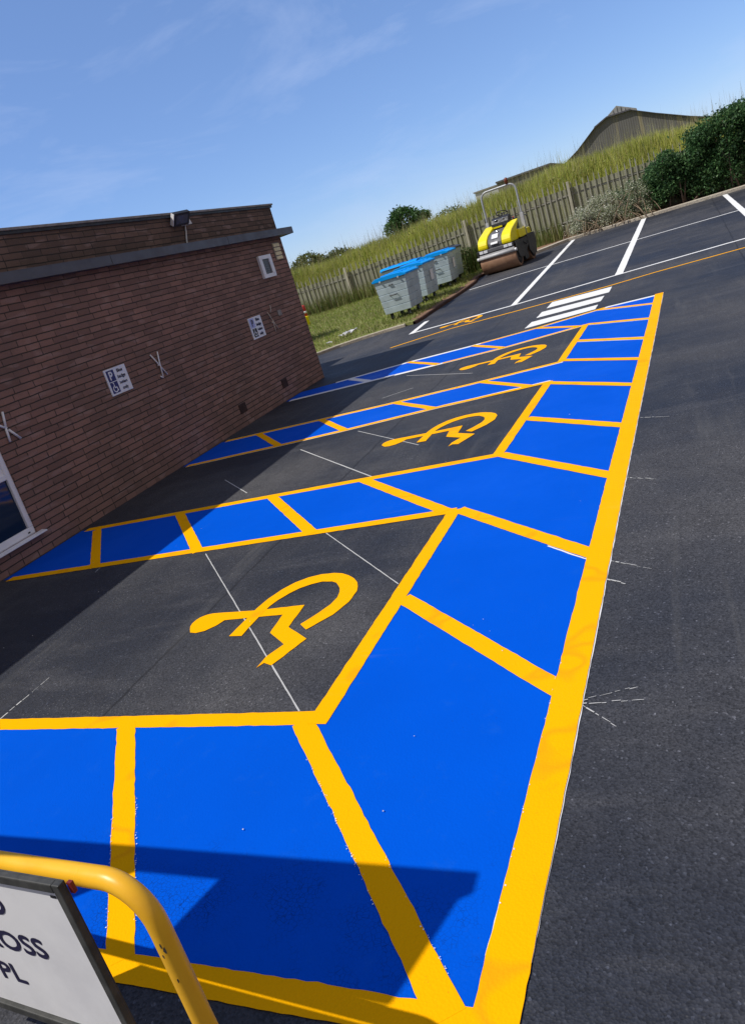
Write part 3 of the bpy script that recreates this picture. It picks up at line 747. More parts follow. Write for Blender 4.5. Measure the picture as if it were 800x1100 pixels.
def parking_sign(label, x0, x1, z0, z1, faded):
    s = thing('parking_sign', label, 'sign', ((x0 + x1) / 2, YW, z0), group='parking signs on the brick wall')
    inv = Matrix.Translation((-(x0 + x1) / 2, -YW, -z0))
    def sub(mb): mb.v = [tuple(inv @ Vector(v)) for v in mb.v]; return mb
    w, h = x1 - x0, z1 - z0
    b = MB(); b.box(x0, x1, YW - .014, YW + .002, z0, z1); sub(b).build('sign_plate', M['sign_white'], s, 0.003)
    p = MB()
    y = YW - .0155
    def rect(mb, a, b_, c, d, yy): mb.add([(x0 + w * a, yy, z0 + h * c), (x0 + w * b_, yy, z0 + h * c), (x0 + w * b_, yy, z0 + h * d), (x0 + w * a, yy, z0 + h * d)], [(0, 1, 2, 3)])
    if not faded:
        rect(p, .07, .41, .52, .94, y); rect(p, .07, .41, .07, .49, y); sub(p).build('blue_panel', M['sign_blue'], s)
    else:
        rect(p, .04, .40, .52, .96, y); sub(p).build('faded_panel', M['sign_pale'], s)
        p2 = MB(); rect(p2, .10, .42, .08, .48, y); sub(p2).build('black_panel', M['ink_black'], s)
    ic = MB()
    if not faded:
        add_text(ic, 'P', h * .30, (x0 + w * .24, y - .0012, z0 + h * .58), UX, UZ, 'C', 1.0, .004)
        wheel_icon(ic, x0 + w * .23, z0 + h * .28, h * .40, y - .0012)
        sub(ic).build('symbols', M['sign_white'], s)
    else:
        wheel_icon(ic, x0 + w * .25, z0 + h * .28, h * .36, y - .0012); sub(ic).build('symbols', M['sign_white'], s)
        i2 = MB(); add_text(i2, 'P', h * .28, (x0 + w * .25, y - .0012, z0 + h * .60), UX, UZ, 'C', 1.0, .006); sub(i2).build('letter', M['ink'], s)
    t = MB()
    for k, (ln, hh) in enumerate((('Blue', .12), ('badge', .12), ('holders', .10), ('only', .12))):
        add_text(t, ln, h * hh, (x0 + w * .69, y - .001, z0 + h * (.79 - .225 * k)), UX, UZ, 'C', 1.15 if len(ln) < 7 else 1.0, .0022 if not faded else .0045)
    sub(t).build('lettering', M['ink'], s)
    return s
parking_sign('white parking sign with dark blue P and wheelchair panels, left of the two on bricks', 7.27, 7.69, 1.225, 1.555, False)
parking_sign('faded smaller looking parking sign further along the bricks near the far corner', 11.05, 11.50, 1.183, 1.54, True)

# white pane near the corner
v_ = thing('wall_vent', 'white framed grey panel high on the bricks beside the far corner', 'wall vent', (12.29, YW, 2.08))
b = MB()
for a in ((-.235, .235, 0, .065), (-.235, .235, .325, .39), (-.235, -.13, .065, .325), (.13, .235, .065, .325)): b.box(a[0], a[1], -.045, .002, a[2], a[3])
b.build('vent_frame', M['upvc'], v_, 0.004)
b = MB(); b.box(-.13, .13, -.025, -.001, .065, .325); b.build('vent_panel', M['vent_glass'], v_)
b = MB()
for k in range(6): b.box(-.125, .125, -.031, -.026, .085 + k * .04, .10 + k * .04)
b.build('louvre', M['mach_grey'], v_)
l_ = thing('slatted_plate', 'small cream slatted plate beside the white framed wall panel under the fascia', 'wall plate', (12.9, YW, 2.335))
b = MB(); b.box(-.13, .13, -.012, .002, 0, .31); b.build('back_plate', M['coping'], l_)
for k in range(4):
    b = MB(); b.box(-.125, .125, -.03, -.013, .008 + k * .076, .066 + k * .076); b.build('slat', M['cream'], l_, 0.004)

# floodlight
fl_ = thing('floodlight', 'small black floodlight with grey glass bracketed below the parapet top', 'floodlight', (9.95, YW + .012, 3.18))
Mf = Matrix.Translation((-.03, -.15, .03)) @ Matrix.Rotation(R(-20), 4, 'Z') @ Matrix.Rotation(R(38), 4, 'X') @ Matrix.Scale(.85, 4)
b = MB(); b.box(-.17, .17, -.03, .05, -.115, .115, Mf)
for k in range(6): b.box(-.14, .14, .05, .075, -.09 + k * .034, -.078 + k * .034, Mf)
b.build('lamp_housing', M['black'], fl_, 0.008)
b = MB(); b.box(-.125, .125, -.034, -.031, -.075, .075, Mf); b.build('lamp_glass', M['vent_glass'], fl_)
b = MB(); b.box(-.185, -.172, -.028, .05, -.10, .10, Mf); b.build('lamp_side', M['board_white'], fl_)
b = MB(); b.prism([(.15, -.05), (.31, -.05), (.245, .10), (.20, .10)], 'y', -.10, -.004); b.box(-.16, .20, -.115, -.10, .082, .094); b.build('bracket', M['metal_white'], fl_, 0.003)
b = MB(); b.tube([(.225, -.025, -.02), (.21, -.022, -.08), (.19, -.02, -.15), (.15, -.02, -.22), (.12, -.022, -.285), (.10, -.03, -.325)], .012, 8); b.build('cable', M['metal_white'], fl_)

# bleached wire ties left on the bricks
def wall_tie(label, x, z, strokes, r=.008, m='board_white'):
    o = MB()
    for pts in strokes:
        o.tube([(x + a, YW - .012 - .004 * k, z + c) for k, (a, c) in enumerate(pts)], r, 8)
    o.tube([(x, YW + .002, z), (x, YW - .02, z)], .014, 8)
    t = o.build('wall_tie', M[m])
    return tag(t, label, 'wall bracket', 'white ties on the brick wall')
wall_tie('white three armed tie on the bricks above the white window', 5.56, 1.36, [((0.0, 0.0), (0.035, .16)), ((-.005, 0), (-.025, -.15)), ((.02, -.03), (.12, -.16)), ((-.01, 0), (-.12, .07))], .013)
wall_tie('crossed pale wires on the bricks right of the nearest parking sign', 8.36, 1.38, [((-.10, .16), (-.03, .05), (.10, -.16)), ((.07, .17), (.03, .03), (-.01, -.18)), ((-.01, -.18), (-.05, -.15))], .010, 'board_white')
wall_tie('thin tangled pale wires on the bricks beside the faded parking sign', 11.86, 1.34, [((-.07, .19), (-.02, .09), (.03, 0), (.11, -.14)), ((.03, 0), (.0, -.17)), ((.03, .17), (.08, .22), (.085, .29))], .007, 'rope')
pb = MB(); pb.box(12.16, 12.30, YW - .02, YW + .002, 1.40, 1.50); tag(pb.build('junction_box', M['coping'], bevel=0.006), 'tiny grey box on the bricks right of the thin pale wires', 'junction box')

# ------------------------------------------------------------------ hoop barrier and its board (near left)
U = Vector((.098, .993, -.07)).normalized(); V = Vector((0, 0, 1)); Nn = V.cross(U).normalized()   # Nn points away from the board face
if Nn.x > 0: Nn = -Nn                                                     # towards the camera side
br = thing('hoop_barrier', 'yellow tubular hoop barrier standing by the near blue hatching', 'barrier', (0.885, 1.19, 0))
top = Vector((0.885, 1.188, 0.745)); rb = 0.115
path = []
for k in range(4): path.append((0, 0, 0.0 + k * 0.20))
path.append((0, 0, 0.745 - rb - .012))
for k in range(1, 9):
    a = R(90 * k / 8)
    c = Vector((0, 0, 0.745 - rb)) + U * rb
    path.append(tuple(c - U * rb * math.cos(a) + V * rb * math.sin(a)))
for k in range(1, 8): path.append(tuple(Vector((0, 0, .745)) + U * (rb + 0.2 * k)))
e = Vector((0, 0, .745)) + U * 1.515
for k in range(1, 9):
    a = R(90 * k / 8)
    c = e - V * rb
    path.append(tuple(c + U * rb * math.sin(a) + V * rb * math.cos(a)))
lx, ly, lz = path[-1]
for k in range(1, 4): path.append((lx, ly, lz * (1 - k / 3)))
b = MB(); b.tube(path, 0.0245, 24); b.build('hoop', M['barrier'], br)
for (x, y) in ((0, 0), (lx, ly)):
    b = MB(); b.lathe([(.07, 0), (.07, .008), (.03, .012), (.0255, .02)], (x, y, 0.0), 'z', 20); b.build('base_plate', M['barrier'], br)
for (a, zz, s) in ((.3, .60, .006), (.5, .585, .009), (.1, .57, .005), (.4, .50, .006), (2.9, .53, .008), (3.2, .42, .01)):
    an = math.pi + a; cx, cy = .0246 * math.cos(an), .0246 * math.sin(an); tx, ty = -math.sin(an), math.cos(an)
    pts = [(cx * 1.006 + tx * s * .5 * math.cos(k * 1.05) * random.uniform(.5, 1), cy * 1.006 + ty * s * .5 * math.cos(k * 1.05) * random.uniform(.5, 1), zz + s * 1.6 * math.sin(k * 1.05) * random.uniform(.5, 1)) for k in range(6)]
    b = MB(); b.add(pts, [tuple(range(6))]); b.build('paint_chip', M['board_rim'], br, fix=False)

P0 = Vector((0.850, 1.367, 0.759))
bd = thing('notice_board', 'white notice board in a dark rim hung on the yellow hoop barrier', 'sign', tuple(P0))
def bp(u, v, n=0.0): return U * u + V * v + Nn * n
def bbox(mb, u0, u1, v0, v1, n0, n1):
    mb.add([bp(u, v, n) for u in (u0, u1) for v in (v0, v1) for n in (n0, n1)], [(0, 1, 3, 2), (4, 6, 7, 5), (0, 4, 5, 1), (2, 3, 7, 6), (0, 2, 6, 4), (1, 5, 7, 3)])
BW, BH = 0.84, 0.50
b = MB(); bbox(b, 0.006, BW, -BH, 0.008, -0.006, -0.001)
b.build('backing', M['board_rim'], bd)
b = MB()
for a in ((0.0, .026, -BH, .012), (BW - .026, BW, -BH, .012), (.0262, BW - .0262, -.0125, .012), (.0262, BW - .0262, -BH, -BH + .025)): bbox(b, *a, -0.0005, .016)
b.build('rim', M['board_rim'], bd, 0.003)
b = MB(); bbox(b, .027, BW - .027, -BH + .026, -.0135, -.0004, .004); b.build('face', M['board_white'], bd)
for a_ in (.05, BW - .07):
    b = MB(); bbox(b, a_, a_ + .02, -.040, -.034, .004, .0055); b.build('fixing_screw', M['ink_black'], bd)
b = MB(); bbox(b, -.016, -.002, -.024, .004, -.012, -.003); b.build('clip', M['dark_red'], bd)
b = MB()
UR = -U
for s, vv, uu in (('TO', -.131, .300), ('CROSS', -.2545, .214), ('PL', -.376, .385)):
    o_ = P0 * 0 + bp(uu, vv, .0047)
    add_text(b, s, .060, o_, UR, V, 'R', 1.30, .0028)
b.build('lettering', M['ink'], bd)

# unseen frame added left of the camera to cast the shadow on the near hatching
sf = thing('shadow_frame', 'unseen steel frame with a crossbar and sloping hood, added to shade the near hatching', 'shadow caster', (0.82, 3.2, 0))
b = MB(); b.box(-.04, .04, -1.235, 1.9, 1.94, 2.04); b.build('crossbar', M['dark_metal'], sf, 0.005)
for y in (0.0, 1.8):
    b = MB(); b.box(-.03, .03, y - .03, y + .03, 0, 1.939); b.build('post', M['dark_metal'], sf, 0.004)
b = MB(); b.add([(-.0, -.38, 2.0), (-.0, -1.23, 2.0), (-.304, -1.23, 1.792), (-.304, -.38, 1.792), (-.0, -.38, 1.98), (-.0, -1.23, 1.98), (-.304, -1.23, 1.772), (-.304, -.38, 1.772)],
                [(0, 1, 2, 3), (7, 6, 5, 4), (0, 4, 5, 1), (1, 5, 6, 2), (2, 6, 7, 3), (3, 7, 4, 0)]); b.build('hood', M['navy_panel'], sf)
b = MB(); b.box(-.035, .035, -1.36, -1.30, 0, 1.939); 

# ------------------------------------------------------------------ bins
def make_bin(label, loc, rz, lid='lid_blue', stickers=True, group='steel wheeled bins on the grass verge'):
    L, Wd, z0, z1 = 1.24, 0.90, 0.19, 1.06
    r = thing('wheeled_bin', label, 'bin', loc, rz, group)
    mb = MB()
    # ribbed tapering body: rings from bottom to top with raised horizontal folds
    rings = []
    zs = []
    n = 5; hh = (z1 - z0) / n
    for k in range(n):
        a = z0 + k * hh
        zs += [(a, 0.008), (a + hh * .05, 0.024), (a + hh * .93, 0.030), (a + hh * .965, 0.008)]
    zs.append((z1, 0.0))
    for z, o in zs:
        t = (z - z0) / (z1 - z0); lx = L / 2 * (.93 + .07 * t) - .03 + o * .9; ly = Wd / 2 * (.84 + .16 * t) - .03 + o * .9
        rings.append([(-lx, -ly, z), (lx, -ly, z), (lx, ly, z), (-lx, ly, z)])
    vs = [p for g in rings for p in g]; fs = []
    for i in range(len(rings) - 1):
        for k in range(4):
            k2 = (k + 1) % 4; fs.append((i * 4 + k, i * 4 + k2, (i + 1) * 4 + k2, (i + 1) * 4 + k))
    fs.append((3, 2, 1, 0)); fs.append(tuple(range(len(vs) - 4, len(vs))))
    mb.add(vs, fs); mb.build('body', M['galv'], r, 0.006)
    b = MB()
    for a in ((-L / 2, L / 2, -Wd / 2, -Wd / 2 + .04), (-L / 2, L / 2, Wd / 2 - .04, Wd / 2), (-L / 2, -L / 2 + .04, -Wd / 2 + .04, Wd / 2 - .04), (L / 2 - .04, L / 2, -Wd / 2 + .04, Wd / 2 - .04)):
        b.box(*a, z1 - .015, z1 + .03)
    b.build('rim', M['galv'], r, 0.008)
    # domed lid with turned-down lip
    b = MB(); lx, ly = L / 2 + .03, Wd / 2 + .035
    prof = [(-ly, z1 + .012), (-ly, z1 + .058), (-ly * .72, z1 + .105), (-ly * .2, z1 + .12), (ly * .35, z1 + .12), (ly * .8, z1 + .105), (ly, z1 + .06), (ly, z1 + .012)]
    b.prism(prof, 'x', -lx, lx)
    lo = b.build('lid', M[lid], r, 0.014)
    for x in (-.38, .0, .38):
        b = MB(); b.box(x - .022, x + .022, -ly * .7, ly * .6, z1 + .105, z1 + .138); b.build('lid_rib', M[lid], lo, 0.006)
    b = MB(); b.tube([(-lx + .08, ly + .02, z1 + .04), (lx - .08, ly + .02, z1 + .04)], .018, 10); b.build('hinge_bar', M['dark_metal'], r)
    for sx in (-1, 1):
        xo = sx * (L / 2 * .95 + .012)
        for (zz, w, dr) in ((.66, .10, .045), (.93, .05, .03)):
            b = MB(); b.tube([(xo, -w, zz), (xo + sx * dr, -w * .92, zz - .01), (xo + sx * dr, w * .92, zz - .01), (xo, w, zz)], .013, 8); b.build('handle', M['dark_metal'], r)
        for yy_ in (-.26, .26):
            b = MB(); b.tube([(sx * L / 2, yy_, z1 + .005), (sx * (L / 2 + .05), yy_, z1 + .005)], .025, 10); b.build('lifting_pin', M['galv'], r)
    for sx in (-1, 1):
        for sy in (-1, 1):
            cx, cy = sx * (L / 2 - .19), sy * (Wd / 2 - .20)
            b = MB(); b.lathe([(.05, -.022), (.088, -.022), (.1, -.012), (.1, .012), (.088, .022), (.05, .022)], (cx, cy, .10), 'y', 20)
            w = b.build('wheel', M['tyre'], r)
            b = MB(); b.lathe([(.02, -.028), (.045, -.026), (.045, .026), (.02, .028)], (cx, cy, .10), 'y', 14); b.build('wheel_hub', M['galv'], w)
            b = MB(); b.box(cx - .035, cx + .035, cy - .036, cy - .030, .09, .19); b.box(cx - .035, cx + .035, cy + .030, cy + .036, .09, .19); b.box(cx - .05, cx + .05, cy - .05, cy + .05, .185, .195); b.build('wheel_fork', M['dark_metal'], w)
    if stickers:
        b = MB(); b.add([(-.05, -(Wd / 2 * (.84 + .16 * .44)) - .012, .56), (.25, -(Wd / 2 * (.84 + .16 * .44)) - .012, .56), (.25, -(Wd / 2 * (.84 + .16 * .80)) - .012, .86), (-.05, -(Wd / 2 * (.84 + .16 * .80)) - .012, .86)], [(0, 1, 2, 3)]); b.build('paper_label', M['litter'], r, fix=False)
    return r
def lawn_z(x): return gz(x) + 0.068
make_bin('grey ribbed steel bin with blue lid, nearest of the bin row beside the kerb', (20.03, 6.62, lawn_z(20.03)), R(0), stickers=False)
make_bin('grey steel bin with blue lid and white paper label, second along the row', (22.27, 6.74, lawn_z(22.27)), R(-1.5))
make_bin('grey steel bin with blue lid, third along the row with its near end showing', (24.85, 6.66, lawn_z(24.85)), R(1.5))
make_bin('dark lidded steel bin at the far end of the row nearest the roller', (26.15, 6.80, lawn_z(26.15)), R(-1), lid='dark_metal', stickers=False)
make_bin('grey steel bin with blue lid turned broadside behind the row, close to the fence', (25.0, 7.95, lawn_z(25.0)), R(90), stickers=False)

# ------------------------------------------------------------------ tandem roller
hd = math.atan2(0.13, -0.99)
ro = thing('road_roller', 'yellow and grey ride-on tandem roller with rusty drum parked by the kerb', 'road roller', (26.42, 4.74, gz(26.2)), hd)
ro.rotation_euler = (0, 0, hd)
def drum(x, name):
    b = MB(); b.lathe([(.30, -.60), (.345, -.60), (.352, -.59), (.352, .59), (.345, .60), (.30, .60)], (x, 0, .352), 'y', 48)
    d = b.build(name, M['drum'], ro)
    b = MB(); b.lathe([(.10, -.607), (.27, -.607), (.27, .607), (.10, .607)], (x, 0, .352), 'y', 24); b.build('drum_hub', M['dark_metal'], d)
drum(.85, 'drum'); drum(-.68, 'drum')
b = MB(); b.tube([(1.19, -.60, .56), (1.19, .60, .56)], .055, 14); b.box(1.12, 1.17, -.58, .58, .52, .66); b.build('scraper_bar', M['mach_light'], ro)
for s_ in (-1, 1):
    b = MB(); b.tube([(1.19, s_ * .601, .56), (1.19, s_ * .66, .56)], .05, 12); b.build('bar_end', M['board_white'], ro)
# frame round the front drum
b = MB()
for s in (-1, 1):
    b.prism([(.28, .34), (.62, .24), (.98, .28), (1.10, .50), (1.12, .80), (-.15, .80), (-.15, .55)], 'y', s * .625, s * .665)
b.box(-.15, 1.10, -.62, .62, .73, .80)
b.build('front_frame', M['dark_metal'], ro, 0.008)
b = MB()
for s in (-1, 1):
    b.prism([(-.20, .36), (-.45, .16), (-.92, .18), (-1.10, .50), (-1.10, .86), (-.16, .86)], 'y', s * .625, s * .665)
b.box(-1.08, -.16, -.62, .62, .75, .86); b.box(-.2, .05, -.3, .3, .30, .74)
b.prism([(-.15, .14), (.20, .10), (.36, .30), (.30, .78), (-.15, .78)], 'y', -.60, -.50)
b.prism([(-.15, .14), (.20, .10), (.36, .30), (.30, .78), (-.15, .78)], 'y', .50, .60)
b.build('rear_frame', M['dark_metal'], ro, 0.008)
# bonnet
prof = [(1.16, .78), (1.175, .86), (1.165, .94), (1.13, 1.01), (1.07, 1.07), (.98, 1.13), (.86, 1.18), (.68, 1.23), (.45, 1.27), (.10, 1.30), (.10, .78)]
b = MB(); b.prism([(x - .015, z + .004) for x, z in prof], 'y', -.235, .235); b.build('bonnet', M['mach_grey'], ro, 0.02)
b = MB(); b.box(.10, 1.18, -.57, .57, .68, .80); b.build('bonnet_base', M['mach_grey'], ro, 0.02)
profs = [(1.19, .81), (1.205, .88), (1.20, .95), (1.17, 1.02), (1.11, 1.085), (1.02, 1.145), (.90, 1.20), (.72, 1.255), (.50, 1.315), (.16, 1.41), (.02, 1.445), (.10, 1.34), (.22, 1.25), (.36, 1.16), (.40, 1.02), (.42, .81)]
for s in (-1, 1):
    b = MB(); b.prism(profs, 'y', s * .24, s * .56); b.build('side_cowl', M['mach_yellow'], ro, 0.03)
b = MB()
b.box(-.35, .40, -.62, -.40, .84, 1.12); b.build('water_tank', M['mach_yellow'], ro, 0.03)
b = MB(); b.box(-.35, .40, .40, .62, .84, 1.12); b.build('water_tank', M['mach_yellow'], ro, 0.03)
for (y0, y1) in ((-.55, -.27), (.27, .55)):
    for k in range(2):
        b = MB(); b.box(1.175, 1.195, y0 + k * .145, y0 + .125 + k * .145, .70, .785); b.build('headlight', M['lens'], ro, 0.006)
Ms = Matrix.Translation((1.005, 0, 1.115)) @ Matrix.Rotation(R(38), 4, 'Y')
b = MB(); b.box(-.10, .10, -.10, .11, -.002, .022, Ms); b.build('bonnet_label', M['litter'], ro)
b = MB(); b.box(.12, .29, -.13, .10, -.06, -.035, Ms); b.build('bonnet_label', M['litter'], ro)
b = MB(); b.lathe([(.0, 0), (.10, 0), (.10, .02), (.06, .03), (.02, .032)], (.62, .02, 1.235), 'z', 20); b.build('filler_cap', M['chrome'], ro)
# dash, wheel, seat
b = MB(); b.prism([(.08, 1.2), (.20, 1.36), (.19, 1.48), (.11, 1.60), (-.02, 1.66), (-.14, 1.64), (-.20, 1.50), (-.08, 1.2)], 'y', -.30, .30); b.build('dashboard', M['black'], ro, 0.02)
b = MB(); b.prism([(.205, 1.335), (.21, 1.385), (.15, 1.385), (.15, 1.335)], 'y', -.24, .06); b.build('dash_badge', M['mach_yellow'], ro)
b = MB(); b.lathe([(.055, -.012), (.06, 0), (.045, .012), (.01, .013)], (.13, -.12, 1.585), 'z', 16); b.build('gauge', M['chrome'], ro)
b = MB(); b.lathe([(.04, -.012), (.045, 0), (.035, .012), (.01, .013)], (.13, .12, 1.585), 'z', 16); b.build('gauge', M['chrome'], ro)
for y, m_ in ((-.36, 'black'), (.36, 'red')):
    b = MB(); b.tube([(-.10, y, 1.20), (-.12, y, 1.42), (-.16, y * 1.02, 1.50)], .012, 8); b.lathe([(.01, -.03), (.026, -.01), (.026, .015), (.01, .03)], (-.16, y * 1.02, 1.51), 'z', 10); b.build('lever', M[m_], ro)
for y, dx in ((-.68, 0), (.68, .05), (-.685, .12)):
    b = MB(); b.tube([(.35 + dx, y * .9, .80), (.30 + dx, y, .66), (.12 + dx, y * 1.02, .58), (-.10 + dx, y, .62), (-.22 + dx, y * .92, .74)], .016, 8); b.build('hose', M['tyre'], ro)
b = MB()
for k in range(5): b.box(.46 + k * .05, .48 + k * .05, -.563, -.558, .90, 1.02)
b.build('side_louvre', M['black'], ro)
b = MB()
cw = Vector((-.26, 0, 1.74)); aw = Vector((-.45, 0, .9)).normalized(); e1 = Vector((0, 1, 0)); e2 = aw.cross(e1)
b.tube([cw + (e1 * math.cos(6.2832 * k / 28) + e2 * math.sin(6.2832 * k / 28)) * .19 for k in range(29)], .016, 10, cap=False)
for k in range(3): b.tube([cw, cw + (e1 * math.cos(2.094 * k) + e2 * math.sin(2.094 * k)) * .19], .012, 8)
b.tube([cw, cw - aw * .16], .022, 10)
b.build('steering_wheel', M['black'], ro)
b = MB(); b.box(-.85, -.42, -.24, .24, 1.04, 1.16); b.box(-.75, -.50, -.15, .15, .86, 1.04); st = b.build('seat', M['black'], ro, 0.03)
b = MB(); b.prism([(-.84, 1.14), (-.93, 1.50), (-1.0, 1.50), (-.93, 1.10)], 'y', -.23, .23); b.build('backrest', M['black'], st, 0.03)
b = MB(); b.prism([(-1.10, .86), (-1.10, 1.0), (-.98, 1.06), (-.45, 1.06), (-.30, .86)], 'y', -.58, .58); b.build('rear_cowl', M['mach_yellow'], ro, 0.025)
# roll-over hoop
xr = -.38; hw = .60; zt = 2.55; rc = .22
pth = [(xr, -hw, .82), (xr, -hw, 1.4), (xr, -hw, 2.0), (xr, -hw, zt - rc)]
for k in range(1, 7): a = R(15 * k); pth.append((xr, -hw + rc - rc * math.cos(a), zt - rc + rc * math.sin(a)))
pth += [(xr, -.2, zt), (xr, .2, zt)]
for k in range(0, 6): a = R(90 - 15 * k); pth.append((xr, hw - rc + rc * math.cos(a), zt - rc + rc * math.sin(a)))
pth += [(xr, hw, zt - rc), (xr, hw, 2.0), (xr, hw, 1.4), (xr, hw, .82)]
b = MB(); b.tube(pth, .033, 14); rp = b.build('roll_hoop', M['grey_metal'], ro)
for s_ in (-1, 1):
    b = MB(); b.box(xr - .05, xr + .05, s_ * hw - .05, s_ * hw + .05, 1.10, 1.58); b.build('hoop_bracket', M['mach_light'], rp, 0.006)
for s_ in (-1, 1):
    b = MB(); b.tube([(xr + .02, s_ * .60, 1.5), (xr - .35, s_ * .63, 1.45), (xr - .55, s_ * .63, .9)], .02, 8); b.build('hand_rail', M['mach_grey'], ro)
b = MB(); b.lathe([(.05, 0), (.05, .03), (.062, .035), (.062, .14), (.045, .185), (.015, .20)], (xr, .34, zt + .03), 'z', 18); b.build('beacon', M['amber'], ro)

# ------------------------------------------------------------------ fence
FX = 31.25
fence = thing('paling_fence', 'long weathered fence of upright pales in front of the grassy bank', 'fence', (FX, 0, 0))
def fz(y): return 0.05 + 0.30 * smooth(13.5, 3.0, y)
def ftop(y): return 1.95 + 0.44 * smooth(13.5, 3.0, y)
posts = [21.5, 17.0, 12.42, 6.99, 2.95, -1.6, -6.5, -10.0]
for a, b_ in zip(posts[:-1], posts[1:]):
    mb = MB()
    n = int((a - b_) / 0.20); 
    for i in range(n):
        y = a - (i + .5) * (a - b_) / n + random.uniform(-.015, .015)
        w = random.uniform(.014, .023); zt_ = ftop(y) + random.uniform(-.07, .05); lean = random.uniform(-.035, .035)
        x0 = -.05 + random.uniform(-.006, .006)
        mb.add([(x0, y - w, fz(y)), (x0, y + w, fz(y)), (x0, y + w + lean, zt_ - .10), (x0, y + lean, zt_), (x0, y - w + lean, zt_ - .10),
                (x0 + .02, y - w, fz(y)), (x0 + .02, y + w, fz(y)), (x0 + .02, y + w + lean, zt_ - .10), (x0 + .02, y + lean, zt_), (x0 + .02, y - w + lean, zt_ - .10)],
               [(0, 4, 3, 2, 1), (5, 6, 7, 8, 9), (0, 1, 6, 5), (1, 2, 7, 6), (2, 3, 8, 7), (3, 4, 9, 8), (4, 0, 5, 9)])
    mb.build('pales', M['pale_wood'], fence)
    mb = MB()
    k = 8
    for s in range(k):
        ya, yb = a - (a - b_) * s / k, a - (a - b_) * (s + 1) / k
        d = .30
        vs = [(0.0, ya, fz(ya)), (0.0, yb, fz(yb)), (0.0, yb, ftop(yb) - d), (0.0, ya, ftop(ya) - d), (.03, ya, fz(ya)), (.03, yb, fz(yb)), (.03, yb, ftop(yb) - d), (.03, ya, ftop(ya) - d)]
        mb.add(vs, [(0, 3, 2, 1), (4, 5, 6, 7), (3, 7, 6, 2)])
    mb.build('screen', M['screen'], fence)
    mb = MB()
    for hh in (.30, .74):
        mb.add([(-.0, a, fz(a) + (ftop(a) - fz(a)) * hh - .03), (-.028, b_, fz(b_) + (ftop(b_) - fz(b_)) * hh - .03), (-.028, b_, fz(b_) + (ftop(b_) - fz(b_)) * hh + .03), (-.028, a, fz(a) + (ftop(a) - fz(a)) * hh + .03),
                (-.003, a, fz(a) + (ftop(a) - fz(a)) * hh - .03), (-.003, b_, fz(b_) + (ftop(b_) - fz(b_)) * hh - .03), (-.003, b_, fz(b_) + (ftop(b_) - fz(b_)) * hh + .03), (-.003, a, fz(a) + (ftop(a) - fz(a)) * hh + .03)],
               [(0, 3, 2, 1), (4, 5, 6, 7), (0, 1, 5, 4), (2, 3, 7, 6)])
    mb.build('rail', M['pale_wood'], fence)
for y in posts:
    mb = MB(); mb.box(-.15, -.06, y - .048, y + .048, fz(y) - .1, ftop(y) - .06); mb.build('post', M['post_wood'], fence, 0.01)

# ------------------------------------------------------------------ plants
def blades(n, xr, yr, zf, h, w, cols, mask=None, lean=.35, segs=2):
    x = rng.uniform(*xr, n); y = rng.uniform(*yr, n)
    if mask is not None:
        k = mask(x, y); x, y = x[k], y[k]; n = len(x)
    z = np.array([zf(a, b) for a, b in zip(x, y)])
    hh = rng.uniform(h[0], h[1], n); a = rng.uniform(0, 6.283, n); ww = rng.uniform(w[0], w[1], n)
    dx, dy = np.cos(a), np.sin(a)
    la = rng.uniform(0, 6.283, n); lm = np.abs(rng.normal(0, lean, n)) * hh
    lx, ly = np.cos(la) * lm, np.sin(la) * lm
    cols = np.array(cols); ci = rng.integers(0, len(cols), n)
    patch = np.array([noise.noise(Vector((p * .45, q * .45, 3))) for p, q in zip(x, y)])
    c = cols[ci] * rng.uniform(.75, 1.25, (n, 1)) * (1 + .35 * patch[:, None])
    v = np.zeros((n, 5, 3))
    v[:, 0] = np.c_[x - dx * ww, y - dy * ww, z - .02]; v[:, 1] = np.c_[x + dx * ww, y + dy * ww, z - .02]
    v[:, 2] = np.c_[x - dx * ww * .75 + lx * .35, y - dy * ww * .75 + ly * .35, z + hh * .55]
    v[:, 3] = np.c_[x + dx * ww * .75 + lx * .35, y + dy * ww * .75 + ly * .35, z + hh * .55]
    v[:, 4] = np.c_[x + lx, y + ly, z + hh]
    base = np.arange(n)[:, None] * 5
    f = np.concatenate([base + [0, 1, 3], base + [0, 3, 2], base + [2, 3, 4]])
    return v.reshape(-1, 3), f, np.repeat(c, 5, axis=0)

def grass(name, parts, mtl=None):
    V_, F_, C_ = [], [], []; off = 0
    for v, f, c in parts:
        V_.append(v); F_.append(f + off); C_.append(c); off += len(v)
    o = np_mesh(name, np.concatenate(V_), np.concatenate(F_), mtl or M['blade'], col=np.concatenate(C_))
    return tag(o, kind='stuff')
KX = np.array([p[0] for p in KERB]); KY = np.array([p[1] for p in KERB])
def in_verge(x, y):
    # left part: beyond the asphalt edge
    edge_y = np.interp(x, [18.05, 19.22, 20.68, 22.51, 24.1, 25.5, 26.8, 28.0, 29.1, 29.9], [5.80, 5.72, 5.63, 5.52, 5.5, 5.68, 5.45, 4.6, 3.75, 3.2])
    edge_x = np.interp(y, [5.8, 6.1, 6.6, 7.2, 7.75, 8.2, 9.6, 14.0], [18.05, 18.1, 18.05, 17.85, 17.58, 17.16, 16.85, 16.75])
    return (y > edge_y + .2) & (x > edge_x + .2) & (x < FX - .05)
LG = [(.23, .31, .05), (.29, .34, .07), (.31, .31, .10), (.17, .22, .045), (.38, .34, .16)]
bins_xy = [(20.86, 6.72), (22.42, 6.62), (24.55, 6.6), (25.95, 6.72), (22.45, 8.05)]
